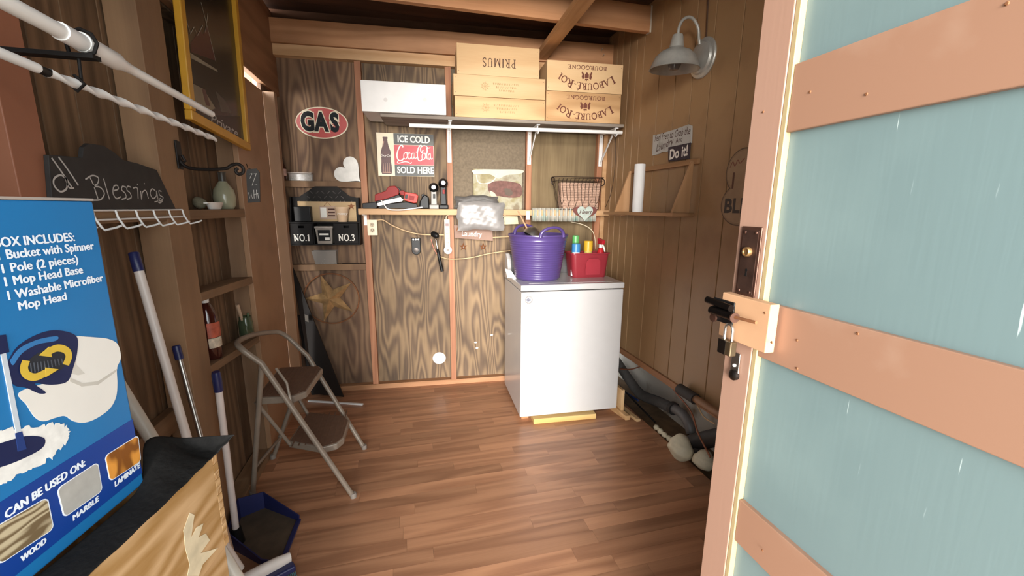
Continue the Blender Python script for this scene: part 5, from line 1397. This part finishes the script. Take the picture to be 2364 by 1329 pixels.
# things on the upper left shelf
SZ = 1.3855
def lx(x, y, X): return onx(x, y, X)
a = lx(520, 470, -.845)
t = thing('glass_jug', 'round greenish glass jug with a dark neck on the left shelf', 'jug', (-.845, a.y, SZ))
q = Vector((-.845, a.y, SZ))
lathe_at('body', [(0, 0), (.034, 0), (.044, .02), (.048, .055), (.042, .09), (.024, .118), (.016, .13), (0, .13)], q, plain('dusty_glass', '#9c9a80', .15, noise=.1), t)
lathe_at('neck', [(.016, .128), (.015, .165), (.018, .172), (0, .174)], q, plain('dark_neck', '#3e3a33', .4), t)
a = lx(500, 478, -.815)
t = thing('white_dish', 'small white oval dish on the front of the left shelf', 'dish', (-.818, a.y, SZ))
MB().lathe([(0, 0), (.036, 0), (.05, .026), (.052, .03), (.047, .03), (.034, .005), (0, .005)], Matrix.Translation((-.822, a.y, SZ)), 28, .5, 1.25).build('dish', plain('dish_white', '#d3cdc6', .35, noise=.03), t, smooth=True)
MB().hexa([Vector((-.822, a.y - .085, SZ + .024)) + Vector(p) for p in ((-.008, 0, 0), (.008, 0, 0), (.008, .03, 0), (-.008, .03, 0), (-.008, 0, .005), (.008, 0, .005), (.008, .03, .005), (-.008, .03, .005))]).build('handle', M_paper, t, bev=.001)
o = foam('stone_pile', 'small mossy stone lying behind the white dish', Vector((-.868, a.y - .02, SZ + .028)), .026, 9); o.data.materials[0] = plain('mossy', '#7d7660', .9, noise=.3, scale=40); o['category'] = 'stone'
a = lx(555, 470, -.83)
t = thing('small_bottle', 'tiny pale bottle at the right end of the left shelf', 'bottle', (-.83, a.y, SZ))
lathe_at('body', [(0, 0), (.014, 0), (.015, .035), (.008, .045), (0, .045)], Vector((-.83, a.y, SZ)), plain('pale_bottle', '#b8a98c', .3), t, 16)
lathe_at('cap', [(0, .044), (.010, .044), (.010, .056), (0, .056)], Vector((-.83, a.y, SZ)), plain('cap_cream', '#d6cdbb', .5), t, 14)
# bottle and jar on the lowest left shelf
def shelf3(y): return .757 + (.712 - .757) * (y - 1.847) / (2.413 - 1.847)
a = lx(487, 800, -.845)
zb = shelf3(a.y) + .0005
q = Vector((-.845, a.y, zb))
t = thing('cleaner_jug', 'tall dark amber cleaner bottle with a printed label', 'bottle', q)
lathe_at('body', [(0, 0), (.036, 0), (.040, .006), (.041, .17), (.036, .20), (.022, .235), (.014, .25), (0, .25)], q, plain('amber', '#3a1712', .12, noise=.06, coat=.5), t)
lathe_at('cap', [(0, .249), (.015, .249), (.016, .275), (0, .277)], q, M_wht, t, 18)
mb = MB(); M_lab = plain('bottle_label', '#b0543c', .5, noise=.35, scale=35)
mb.grid(lambda s, v: (q.x + .0418 * math.cos(R(-75 + 100 * s)), q.y + .0418 * math.sin(R(-75 + 100 * s)), q.z + .10 + .065 * v), 12, 1).build('label', M_lab, t)
MB().grid(lambda s, v: (q.x + .0418 * math.cos(R(-75 + 100 * s)), q.y + .0418 * math.sin(R(-75 + 100 * s)), q.z + .055 + .043 * v), 12, 1).build('label_panel', plain('label_cream', '#c9b8a0', .5, noise=.3, scale=60), t)
a = lx(567, 745, -.845)
zb = shelf3(a.y) + .0005; q = Vector((-.845, a.y, zb))
t = thing('glass_jar', 'green tinted glass jar holding brushes on the lowest left shelf', 'jar', q)
lathe_at('jar', [(0, 0), (.030, 0), (.034, .006), (.034, .085), (.028, .10), (.028, .115), (.026, .115), (.026, .10), (.031, .085), (.031, .008), (0, .006)], q, plain('green_glass', '#7f8f6c', .08, noise=.05, trans=.75), t)
t = thing('paint_brush', 'paint brush with a pale handle standing in the green jar', 'brush', q + Vector((0, 0, .01)))
MB().tube([q + Vector((0, .0, .012)), q + Vector((-.004, -.014, .07)), q + Vector((-.012, -.045, .19))], [.004, .006, .009], 8).build('handle', plain('brush_handle', '#b69a80', .5), t, smooth=True)
MB().tube([q + Vector((.006, .004, .012)), q + Vector((.012, .012, .13))], [.004, .006], 8).build('stem', plain('brush_green', '#4f5f3c', .5), t, smooth=True)
o = MB().grid(lambda s, v: (-.842 + .012 * math.sin(5 * s), q.y + .05 + .05 * s + .01 * math.sin(9 * v), q.z + .07 + .11 * v * (1 - .4 * s)), 6, 6).build('dry_leaf', plain('dry_leaf', '#8f6e4c', .8, noise=.25), None, solid=.001, smooth=True); tag(o, 'curled dry leaf beside the green jar', 'leaf')

# yellow framed picture
FX = -.772
c4 = [onx(x, y, FX) for x, y in ((435, 275), (573, 348))]
d = (c4[1] - c4[0]); Lw = d.length; ud = d.normalized()
vd = Vector((0, -ud.z, ud.y)); vd = vd if vd.z > 0 else -vd
YF = Matrix((ud, vd, Vector((1, 0, 0)))).transposed().to_4x4(); YF.translation = c4[0]
t = thing('framed_picture', 'dark collage picture in a yellow frame tilted on the left wall', 'picture', c4[0])
M_yel = plain('yellow_frame', '#c8932c', .4, noise=.08)
FH, fw_ = .86, .036
MB().box(0, Lw, 0, fw_, -.012, .014).build('frame_bottom', M_yel, t, YF, bev=.004)
MB().box(0, Lw, FH - fw_, FH, -.012, .014).build('frame_top', M_yel, t, YF, bev=.004)
MB().box(0, fw_, fw_, FH - fw_, -.012, .014).build('frame_side', M_yel, t, YF, bev=.004)
MB().box(Lw - fw_, Lw, fw_, FH - fw_, -.012, .014).build('frame_side', M_yel, t, YF, bev=.004)
MB().box(fw_ - .004, Lw - fw_ + .004, fw_ - .004, FH - fw_ + .004, -.011, -.004).build('picture', plain('dark_picture', '#2f2a20', .22, noise=.4, scale=5), t, YF)
def yq(x, y): return fp(YF, x, y, -.003)
def yf(name, pts, c, w=-.0036): MB().prism([yq(x, y) for x, y in pts][::-1], -.0042, w).build(name, plain('pic' + c, c, .3, noise=.15), t, YF)
yf('maroon_shape', [(440, 100), (462, 70), (470, 80), (478, 60), (497, 140), (442, 120)], '#4a2220')
yf('cream_strip', [(440, 122), (500, 160), (503, 166), (441, 134)], '#8f8672')
yf('collage_patch', [(440, 190), (470, 205), (498, 250), (470, 262), (440, 215)], '#83765c')
yf('collage_patch', [(498, 210), (520, 232), (536, 262), (512, 258)], '#4d453a')
yf('brown_cross', [(466, 205), (474, 207), (486, 245), (476, 243)], '#5c3a2e', -.0033)
yf('black_panel', [(462, 265), (555, 268), (558, 322), (465, 285)], '#17140f', -.0033)
mb = MB()
for s in ([(428, 40), (440, 78), (448, 62), (456, 82), (468, 58), (474, 75), (480, 30)], [(464, 5), (478, 60), (498, 142)]):
    ribbon(mb, [yq(x, y) for x, y in s], .004, -.0032)
mb.build('white_lines', plain('pic_white', '#a39b8c', .5), t, YF)['kind'] = 'stuff'
a, b = yq(487, 285), yq(548, 300)
fit_text('Private', M_chalk, YF, a[0], b[0], (a[1] + b[1]) / 2 - .018, (a[1] + b[1]) / 2 + .026, -.0028, t, shear=.3)

# poles hung along the left wall
PX = -.60
def pol(name, lab, pts, rads, mats, names, X):
    t = thing(name, lab, 'pole', pts[0])
    k = 0
    for (i, j), m, nm in zip(rads['seg'], mats, names):
        MB().tube(pts[i:j + 1], rads['r'][i:j + 1], 14).build(nm, m, t, smooth=True)
    return t
z1 = 1.712
def py(x, y, X): q = onx(x, y, X); return q
A = [py(-120, -65, PX), py(150, 78, PX), py(165, 86, PX), py(186, 96, PX), py(190, 98, PX), py(265, 140, PX), py(280, 148, PX), py(489, 263, PX)]
t = thing('mop_pole', 'white telescopic pole hung level in front of the yellow frame', 'pole', A[3])
MB().tube(A[0:2], .0135, 14).build('outer_tube', M_wht, t, smooth=True)
MB().tube([A[1] - (A[7] - A[1]).normalized() * .012, A[1] + (A[7] - A[1]).normalized() * .05], .0165, 16).build('collar', M_wmetal, t, smooth=True)
MB().tube([A[3], A[5], A[6], A[6] + (A[7] - A[6]).normalized() * .03], [.0185, .0185, .013, .0105], 16).build('grip_sleeve', M_wht, t, smooth=True)
MB().tube([A[6], A[7]], [.0105, .0095], 12).build('inner_tube', M_wht, t, smooth=True)
Bq = [py(-120, 72, PX - .01), py(85, 157, PX - .01), py(110, 168, PX - .01), py(496, 321, PX - .01)]
t = thing('twisted_rod', 'thin white twisted rod hung below the telescopic pole', 'pole', Bq[0])
MB().tube(Bq[0:2], .0085, 12).build('end_section', M_wmetal, t, smooth=True)
nn = 90
dirv = (Bq[3] - Bq[2]); axq = dirv.normalized(); s1 = axq.orthogonal().normalized(); s2 = axq.cross(s1)
def tw(s, v):
    p = Bq[2] + dirv * v; a = 2 * math.pi * s
    tw_ = v * 30
    x, y = .0095 * math.cos(a), .0058 * math.sin(a)
    return p + s1 * (x * math.cos(tw_) - y * math.sin(tw_)) + s2 * (x * math.sin(tw_) + y * math.cos(tw_))
MB().grid(tw, 12, nn).build('twisted_section', M_wmetal, t, smooth=True)
MB().tube([Bq[1], Bq[2]], .0075, 10).build('joint', M_blkp, t, smooth=True)
# iron hooks that carry both poles
for yk, lab in ((A[3].y + .004, 'black iron hanger holding the two white poles'),):
    t = thing('pole_hanger', lab, 'hanger', (XL, yk, 1.70))
    za, zb2 = A[3].z, Bq[2].z
    MB().box(-.893, PX + .02, yk - .012, yk + .012, za - .030, za - .022).build('arm', M_blk, t)
    MB().tube([(PX - .024, yk, za - .02), (PX - .026, yk, za + .0)] + [(PX + .024 * math.cos(R(a)), yk, za + .024 * math.sin(R(a))) for a in (180, 135, 90, 45, 0, -45, -90)], .0035, 8).build('loop', M_blk, t, smooth=True)
    MB().tube([(PX - .01, yk - .0, za - .03), (PX - .012, yk + .0, zb2 + .012)] + [(PX - .01 + .014 * math.cos(R(a)), yk - .02, zb2 + .014 * math.sin(R(a))) for a in (90, 0, -90, -180, -225)], .003, 8).build('lower_loop', M_blk, t, smooth=True)
    MB().box(-.893, -.87, yk - .03, yk + .03, za - .08, za + .05).build('wall_plate', M_blk, t, bev=.002)

# brooms and handles leaning on the left wall
def lean(name, lab, top, capend, bot, r, shaft, cap, rc, bottom=None):
    t = thing(name, lab, 'pole', bot)
    MB().tube([capend, bot], r, 14).build('shaft', shaft, t, smooth=True)
    MB().tube([top - (capend - top).normalized() * .0, top + (capend - top) * .06, capend - (capend - top) * .02, capend + (bot - capend).normalized() * .003], [rc * .8, rc, rc * 1.05, rc], 14).build('cap', cap, t, smooth=True)
    return t
M_wpole = plain('white_pole', '#d6cbc2', .4, noise=.05)
def P3(a, Xa, b, Xb):
    p, q = onx(*a, Xa), onx(*b, Xb)
    k = (p.z - .0) / (p.z - q.z)
    return p, p + (q - p) * k
top, bot = P3((308, 582), -.80, (430, 1005), -.70)
lean('broom_handle', 'white pole with a navy cap leaning nearest the mop box', top, top + (bot - top) * .043, bot, .0125, M_wpole, M_navy, .0135)
top, bot = P3((406, 797), -.795, (462, 1003), -.74)
lean('broom_handle', 'slim steel pole with a navy cap leaning behind the white one', top, top + (bot - top) * .05, bot, .008, M_steel, M_navy, .0125)
p, q = onx(290, 915, -.74), onx(352, 1016, -.68)
e = p + (q - p) * ((p.z) / (p.z - q.z))
o = MB().tube([p - (q - p) * 1.2, e], .016, 14).build('paint_pole', plain('cream_pole', '#cfc8ba', .4), None, smooth=True); tag(o, 'thick cream pole leaning half hidden by the mop box', 'pole')
# dustpan with long handle
t = thing('dustpan', 'navy long handled dustpan standing on the floor', 'dustpan', (-.66, 1.75, 0))
fl_ = [onz(x, y, 0.004) for x, y in ((530, 1262), (556, 1196), (612, 1173), (690, 1203), (652, 1300), (606, 1304))]
M_dust = plain('dusty_inside', '#4d4032', .8, noise=.25, scale=15)
tray = [Vector((p.x, p.y, .004)) for p in fl_]
MB().add(tray + [p + Vector((0, 0, .004)) for p in tray], [tuple(range(6)), tuple(range(6, 12))[::-1]] + [(i, (i + 1) % 6, 6 + (i + 1) % 6, 6 + i) for i in range(6)]).build('tray', M_dust, t)
rim = [tray[0], tray[1], tray[2], tray[3], tray[4], tray[5]]
hs_ = [.075, .10, .085, .03, .012, .03]
mb = MB(); n = 6
ce_ = sum(rim, Vector()) / 6
vs = [p for p in rim] + [p + Vector((0, 0, h)) + (p - ce_) * .02 for p, h in zip(rim, hs_)]
mb.add(vs, [(i, (i + 1) % 6, 6 + (i + 1) % 6, 6 + i) for i in range(6) if i not in (3,)])
mb.build('wall', M_navy, t, solid=.005)
mb = MB(); mb.bar(tray[3] + Vector((0, 0, .008)), tray[4] + Vector((0, 0, .008)), .02, .008); mb.build('lip', M_navy, t, bev=.002)
hb = onz(546, 1232, .05); ht = onx(498, 858, -.72); mid = onx(505, 902, -.722)
MB().tube([mid, hb], .0125, 14).build('handle', plain('handle_white', '#d9cdc6', .4), t, smooth=True)
MB().tube([ht, ht + (mid - ht) * .15, mid], [.013, .0155, .0155], 14).build('grip', M_navy, t, smooth=True)
MB().tube([hb + Vector((0, 0, .03)), Vector((hb.x, hb.y, .01))], [.019, .028], 14).build('socket', M_blkp, t, smooth=True)
# hand broom at the bottom edge
t = thing('angle_broom', 'cream and navy broom head with teal bristles at the frame bottom', 'broom', onz(600, 1330, 0))
b0 = onz(575, 1318, .09)
c = onz(598, 1306, .085)
hb0, hb1 = onz(530, 1272, .2), onz(556, 1312, .11)
MB().tube([hb0 + (hb0 - hb1) * 1.6, hb0, hb1], .012, 12).build('handle', M_wpole, t, smooth=True)
ax_ = Vector((.75, .42, 0)).normalized()
bc_ = onz(600, 1330, .085)
BM = Matrix.Translation(bc_) @ Matrix.Rotation(math.atan2(ax_.y, ax_.x), 4, 'Z')
MB().lathe([(0, -.11), (.018, -.105), (.024, -.06), (.026, 0), (.024, .06), (.018, .105), (0, .11)], BM @ Matrix.Translation((0, .012, .004)) @ Matrix.Rotation(R(90), 4, 'Y'), 20, 1.1, .8).build('head', M_wpole, t, smooth=True)
MB().box(-.11, .11, -.034, .0, -.03, -.004).build('band', M_navy, t, BM, bev=.006)
mb = MB()
for i in range(40):
    for j in range(3):
        x = -.106 + .212 * i / 39; y = -.006 - j * .011
        mb.tube([(x, y, -.03), (x * 1.08, y - .012, -.082)], .0017, 4)
mb.build('bristles', plain('teal_bristle', '#2f5a60', .6), t, BM)['kind'] = 'stuff'

# ------------------------------------------------------------------ folding step stool
t = thing('step_stool', 'beige folding metal step stool with two ribbed treads', 'stool', (-.56, 2.15, 0))
M_stool = plain('stool_paint', '#8d7f70', .45, .15, noise=.1, scale=20)
M_tread = plain('rubber_tread', '#6f5240', .7, noise=.12, scale=30)
F1, F2 = Vector((-.306, 1.924, .002)), Vector((-.294, 2.349, .002))
U1, U2 = Vector((-.65, 1.95, .715)), Vector((-.58, 2.46, .56))
loop = spline([U1, Vector((-.715, 1.945, .785)), Vector((-.758, 2.02, .80)), Vector((-.765, 2.20, .775)), Vector((-.74, 2.36, .74)), Vector((-.69, 2.45, .70)), U2], 6)
# keep the loop clear of the wall panel
MB().tube([F1, U1] + loop[1:-1] + [U2, F2], .0125, 12).build('front_leg_loop', M_stool, t, smooth=True)
F1b, F2b = Vector((-.79, 2.06, .002)), Vector((-.785, 2.37, .002))
K1, K2 = onx(601, 850, -.66), Vector((-.60, 2.44, .50))
K1 = Vector((-.655, 1.965, .70))
MB().tube([K1, F1b], .0115, 12).build('rear_leg', M_stool, t, smooth=True)
MB().tube([K2, F2b], .0115, 12).build('rear_leg', M_stool, t, smooth=True)
MB().tube([F1b + (K1 - F1b) * .22, F2b + (K2 - F2b) * .22], .008, 10).build('rear_crossbar', M_stool, t, smooth=True)
def tread(name, pts, z, th):
    n = len(pts)
    cx_ = sum(p[0] for p in pts) / n; cy_ = sum(p[1] for p in pts) / n
    outer = [(p[0], p[1]) for p in pts]
    tr = MB().prism(outer, z - th, z).build(name, M_stool, t, bev=.006)
    inn = [(cx_ + (p[0] - cx_) * .93, cy_ + (p[1] - cy_) * .95) for p in pts]
    MB().prism(inn, z, z + .0025).build('tread_mat', M_tread, tr)
    xs = [p[0] for p in inn]; ys = [p[1] for p in inn]
    x0, x1, y0, y1 = min(xs), max(xs), min(ys), max(ys)
    for k in range(8):
        xx = x0 + .02 + (x1 - x0 - .04) * k / 7
        MB().box(xx - .003, xx + .003, y0 + .03, y1 - .03, z + .0024, z + .0045).build('tread_rib', M_tread, tr)
tread('upper_step', [(-.735, 2.07), (-.56, 2.055), (-.515, 2.10), (-.495, 2.40), (-.525, 2.45), (-.735, 2.47)], .50, .035)
tread('lower_step', [(-.63, 2.13), (-.45, 2.03), (-.385, 2.05), (-.36, 2.10), (-.355, 2.28), (-.385, 2.34), (-.60, 2.44)], .225, .035)
MB().tube([Vector((-.615, 2.02, .66)), Vector((-.565, 1.98, .60)), Vector((-.545, 1.945, .50))], .006, 8).build('link', M_stool, t, smooth=True)
MB().tube([Vector((-.725, 2.05, .49)), Vector((-.62, 2.12, .215))], .009, 10).build('strut', M_stool, t, smooth=True)
MB().tube([Vector((-.72, 2.46, .49)), Vector((-.60, 2.43, .215))], .009, 10).build('strut', M_stool, t, smooth=True)
for p in (F1, F2, F1b, F2b):
    MB().lathe([(0, 0), (.015, 0), (.015, .02), (.013, .024), (0, .024)], Matrix.Translation((p.x, p.y, 0.0)), 14).build('foot', plain('foot_rubber', '#8a8076', .7), t, smooth=True)

# ------------------------------------------------------------------ foreground: mop carton on a wooden crate
CA = R(9)
cd_, cn_ = (math.sin(CA), math.cos(CA), 0), (math.cos(CA), -math.sin(CA), 0)
CF = frame((-.394, .883, 0), cd_, cn_)
M_crf = wood('near_crate', '#bd9a70', '#96703f', axis=1, ring=9, stretch=9, size=9, rough=.6, contrast=.9, fine=.35, var=.04)
M_crend = wood('crate_end_grain', '#bf9c72', '#9a7245', axis=0, ring=16, stretch=1.5, size=14, rough=.7, contrast=.8, fine=.2)
CT, CB_, CD, CL = .905, .697, .30, .45
t = thing('wooden_crate', 'pale pine crate with finger joints under the mop carton', 'crate', fw_pt(CF, -CL / 2, CB_, -CD / 2))
th = .016
MB().box(-CL, -.0145, CB_, CT, -th, 0).build('front_board', M_crf, t, CF, bev=.0015)
MB().box(-CL, 0, CB_, CT, -CD, -CD + th).build('back_board', M_crf, t, CF, bev=.0015)
nf = 12
hgt = (CT - CB_) / nf
for k in range(nf):
    z0 = CB_ + k * hgt
    if k % 2 == 0: MB().box(-.0145, 0.0, z0 + .0004, z0 + hgt - .0004, -th, .0).build('joint_finger', M_crf, t, CF, bev=.0006)
    else: MB().box(-.0145, .0, z0 + .0004, z0 + hgt - .0004, -th, .0).build('joint_finger', M_crend, t, CF, bev=.0006)
MB().box(-.0145, 0, CB_, CT, -CD + th, -th - .0003).build('end_board', M_crf, t, CF)
MB().box(-CL, -CL + .015, CB_, CT, -CD + th, -th).build('end_board', M_crf, t, CF)
MB().box(-CL + .015, -.015, CB_ + .002, CB_ + .012, -CD + th, -th).build('bottom_board', M_crf, t, CF)
mb = MB()
def cpt(x, y): return fp(CF, x, y, .0003)
q = [cpt(x / 2.833, 860 + y / 2.833) for x, y in ((1240, 915), (1272, 930), (1262, 990), (1250, 1080), (1285, 1010), (1330, 985), (1300, 1075), (1345, 1050), (1372, 1095), (1312, 1180), (1365, 1165), (1425, 1145), (1370, 1205), (1325, 1255), (1300, 1328), (1225, 1328), (1240, 1255), (1212, 1150), (1200, 1030))]
MB().prism(q[::-1], .0001, .0005).build('torn_label', plain('torn_paper', '#c9b999', .8, noise=.2, scale=25), t, CF)
t = thing('wooden_crate', 'lower wooden crate beneath the pale pine crate', 'crate', fw_pt(CF, -CL / 2, 0, -CD / 2))
for a, b, c_, d_, nm in ((-CL, -.006, -.022, -.005, 'front_board'), (-CL, -.006, -CD, -CD + .016, 'back_board'), (-.022, -.006, -CD + .016, -.022, 'end_board'), (-CL, -CL + .016, -CD + .016, -.022, 'end_board')):
    MB().box(a, b, 0.0, CB_ - .002, c_, d_).build(nm, M_crf, t, CF, bev=.002)
# black lining sheet sagging over the crate rim
t = None
M_mesh = plain('black_mesh', '#151413', .8, noise=.25, scale=90, bump=.5, spec=.2)
CFI = CF.inverted()
tip = CFI @ onz(541, 1003, .938)
pk = fp(CF, 338, 1017, -.10)
mk = fp(CF, 430, 1010, -.07)
lo = spline([Vector((-.44, CT + .002, .003)), Vector((-.3, CT + .003, .003)), Vector((-.15, CT + .002, .004)), Vector((-.05, CT + .004, .004)), Vector((-.004, CT + .004, .004)), tip], 8)
up_ = spline([Vector((-.44, CT + .003, -.064)), Vector((-.3, CT + .003, -.064)), Vector((-.12, CT + .003, -.064)), Vector((max(pk[0], -.09), pk[1], -.10)), Vector((mk[0], mk[1], -.07)), tip], 8)
def sheet(s, v):
    f = s * (len(lo) - 1); i = min(int(f), len(lo) - 2); f -= i
    a = lo[i].lerp(lo[i + 1], f); b = up_[i].lerp(up_[i + 1], f)
    p = a.lerp(b, v)
    p.y -= .028 * math.sin(math.pi * v) * max(0, (s - .45)) * (1 - s) * 6
    p.y += .0012 * math.sin(60 * s) * (1 - v)
    p.y = max(p.y, CT + .0015) if s < .86 else p.y
    return p
o = MB().grid(sheet, 40, 24).build('black_mesh_sheet', M_mesh, None, CF, smooth=True, solid=.0015)
tag(o, 'black mesh sheet lying between the mop carton and the crate', 'sheet')
# carton
BA = R(8.3)
XF = frame((-.475, .80, CT + .006), (math.sin(BA), math.cos(BA), 0), (math.cos(BA), -math.sin(BA), 0))
BH = 1.406 - CT - .006
t = thing('mop_carton', 'blue mop carton printed with a bucket and floor types', 'box', fw_pt(XF, -.15, 0, -.13))
M_cblue = plain('carton_blue', '#1c6ba3', .35, noise=.04, scale=4)
M_cnavy = plain('carton_navy', '#123a86', .35, noise=.03)
M_cw = plain('carton_white', '#dde3ea', .5, noise=.02)
M_dnavy = plain('print_navy', '#141f45', .4, noise=.1)
MB().box(-.30, 0, 0, BH, -.235, 0).build('body', M_cblue, t, XF, bev=.003)
MB().box(-.302, .001, BH, BH + .004, -.237, .001).build('top_flap', plain('carton_edge', '#9a8f86', .8), t, XF, bev=.001)
def xq(x, y): return fp(XF, x, y, .0004)
def face(name, pts, mat, w=.0004, smoothp=False, n=6):
    q = [xq(x, y) for x, y in pts]
    if smoothp: q = [(p.x, p.y) for p in spline(q + [q[0]], n)][:-1]
    return MB().prism(q[::-1], .0001, w).build(name, mat, t, XF)
def band(name, va, vb, mat, w): MB().box(-.2995, -.001, va, vb, .0001, w).build(name, mat, t, XF)
vt, vb_ = xq(312, 963)[1], xq(338, 1083)[1]
band('navy_band', vb_, vt, M_cnavy, .0004)
def line(body, xl, yl, xr, yr, hpx, mat=M_cw, w=.0009, bold=.011, shear=0.0, desc=0.0):
    a, b = xq(xl, yl), xq(xr, yr)
    h = abs(xq(xr, yr - hpx / 2)[1] - xq(xr, yr + hpx / 2)[1])
    m = (a[1] + b[1]) / 2
    return fit_text(body, mat, XF, a[0], b[0], m - h / 2 - desc * h, m + h / 2, w, t, bold=0.0, shear=shear, name='printed_line', fat=bold * .055)
line('BOX INCLUDES:', -14, 563, 170, 544, 19)
line('1 Bucket with Spinner', -6, 590, 215, 566, 18, desc=.3)
line('1 Pole (2 pieces)', 3, 617, 179, 600, 18, desc=.3)
line('1 Mop Head Base', 10, 648, 190, 624, 18, desc=.3)
line('1 Washable Microfiber', 17, 680, 237, 642, 17)
line('Mop Head', 42, 706, 152, 684, 18, desc=.3)
# printed bucket
M_bw = plain('print_bucket', '#d8d3cb', .4, noise=.05, scale=8)
face('bucket_print', [(170, 775), (215, 778), (250, 782), (272, 795), (279, 825), (270, 850), (271, 885), (268, 915), (254, 942), (225, 964), (196, 975), (170, 972), (150, 960), (128, 964), (100, 972), (80, 962), (62, 935), (45, 905), (120, 880), (160, 870), (172, 830)], M_bw, .0005, True)
face('bucket_shade', [(162, 872), (190, 884), (225, 880), (271, 850), (267, 858), (226, 888), (188, 892), (160, 880)], plain('print_shade', '#b9b3a9', .5), .0007)
face('bucket_inside', [(172, 800), (176, 842), (196, 862), (180, 866), (164, 862)], plain('print_shade2', '#c4beb4', .5), .0006)
face('spinner_rim', [(15, 840), (40, 800), (85, 772), (130, 762), (175, 775), (178, 810), (168, 850), (155, 880), (120, 888), (80, 885), (105, 905), (90, 908), (60, 895), (35, 890), (20, 870)], M_dnavy, .0008, True)
face('spinner_gap', [(22, 832), (45, 803), (88, 783), (130, 776), (128, 786), (85, 795), (50, 815), (30, 842)], plain('print_mid_blue', '#2f6da3', .4), .0010, True)
MB().prism([(p.x, p.y) for p in spline([xq(x, y) for x, y in ((60, 860), (62, 835), (95, 810), (135, 800), (155, 815), (148, 845), (115, 865), (85, 875), (60, 860))], 5)][:-1][::-1], .0001, .0011).build('spinner_basket', plain('print_dark', '#23262c', .5), t, XF)
mb = MB()
for k in range(11):
    x = 68 + k * 8; ribbon(mb, [xq(x, 838 - k * 1.2), xq(x + 3, 862 - k * 2.4)], .0016, .0011)
mb.build('basket_slots', plain('print_slot', '#4a4f58', .5), t, XF)['kind'] = 'stuff'
M_arrow = plain('print_yellow', '#c9a83a', .5, noise=.12)
def arrow(pts, head):
    mb = MB(); ribbon(mb, [tuple(p) for p in spline([xq(x, y) for x, y in pts], 6)], .010, .0012); mb.build('arrow_print', M_arrow, t, XF)
    MB().prism([xq(x, y) for x, y in head][::-1], .0001, .0017).build('arrow_head', M_arrow, t, XF)
arrow([(150, 842), (157, 822), (150, 808), (130, 803), (108, 812)], [(112, 800), (88, 820), (118, 824)])
arrow([(58, 832), (53, 850), (60, 865), (80, 870), (108, 858)], [(102, 848), (133, 852), (104, 870)])
# printed mop
_mh = [tuple(p) for p in spline([Vector(q) for q in ((-30, 1000), (20, 988), (80, 985), (130, 978), (158, 988), (156, 1012), (140, 1036), (110, 1062), (70, 1084), (20, 1108), (-30, 1130))], 8)]
face('mop_head_print', [(x + (random.uniform(-4, 4) if x > -20 else 0), y + (random.uniform(-5, 5) if x > -20 else 0)) for x, y in _mh], plain('print_mop', '#d9d6d0', .8, noise=.12, scale=70), .0006)
face('mop_base_print', [(-20, 1030), (15, 1018), (60, 1006), (95, 1008), (104, 1018), (95, 1035), (60, 1055), (10, 1075), (-20, 1078)], M_dnavy, .0009, True)
face('mop_stem_print', [(34, 1000), (50, 995), (56, 1020), (60, 1036), (40, 1042)], plain('print_blue2', '#1c356e', .4), .0012)
face('mop_pole_print', [(-4, 790), (8, 790), (48, 994), (36, 998)], plain('print_pole', '#b9c0c8', .4), .0010)
face('mop_grip_print', [(-8, 775), (12, 772), (20, 812), (-2, 818)], M_dnavy, .0013)
line('CAN BE USED ON:', 10, 1183, 196, 1071, 17, bold=.014, shear=.12)
def tile(pts, mat, nm):
    c = [xq(x, y) for x, y in pts]
    cx_ = sum(p[0] for p in c) / 4; cy_ = sum(p[1] for p in c) / 4
    def rnd(k, w, m, n_):
        q = []
        for i in range(4):
            a, b, d = Vector(c[i - 1]), Vector(c[i]), Vector(c[(i + 1) % 4])
            for f in (0, .25, .5, .75, 1):
                p = (b + (a - b).normalized() * .006 * (1 - f) + (d - b).normalized() * .006 * f)
                p = b + ((p - b) if f in (0, 1) else (p - b) * .75)
                q.append((cx_ + (p.x - cx_) * k, cy_ + (p.y - cy_) * k))
        MB().prism(q[::-1], .0001, w).build(n_, m, t, XF)
    rnd(1.0, .0006, M_cw, 'tile_border'); rnd(.95, .0009, mat, nm)
M_tl = wood('print_laminate', '#d58f3c', '#7d4a1c', axis=2, ring=3, stretch=2, size=30, rough=.5, fine=.1)
M_tm = plain('print_marble', '#a7a39c', .5, noise=.08, scale=60)
M_tw = wood('print_wood', '#b9a98a', '#6d5a40', axis=1, ring=6, stretch=6, size=45, rough=.5, fine=.1)
tile([(241, 1052), (319, 1003), (326, 1064), (253, 1112)], M_tl, 'laminate_swatch')
tile([(130, 1128), (226, 1065), (237, 1132), (147, 1196)], M_tm, 'marble_swatch')
tile([(-20, 1220), (110, 1146), (125, 1220), (-5, 1306)], M_tw, 'wood_swatch')
line('LAMINATE', 264, 1115, 323, 1075, 12, bold=.014, shear=.12)
line('MARBLE', 167, 1193, 228, 1152, 12, bold=.014, shear=.12)
line('WOOD', 48, 1287, 106, 1249, 14, bold=.014, shear=.12)
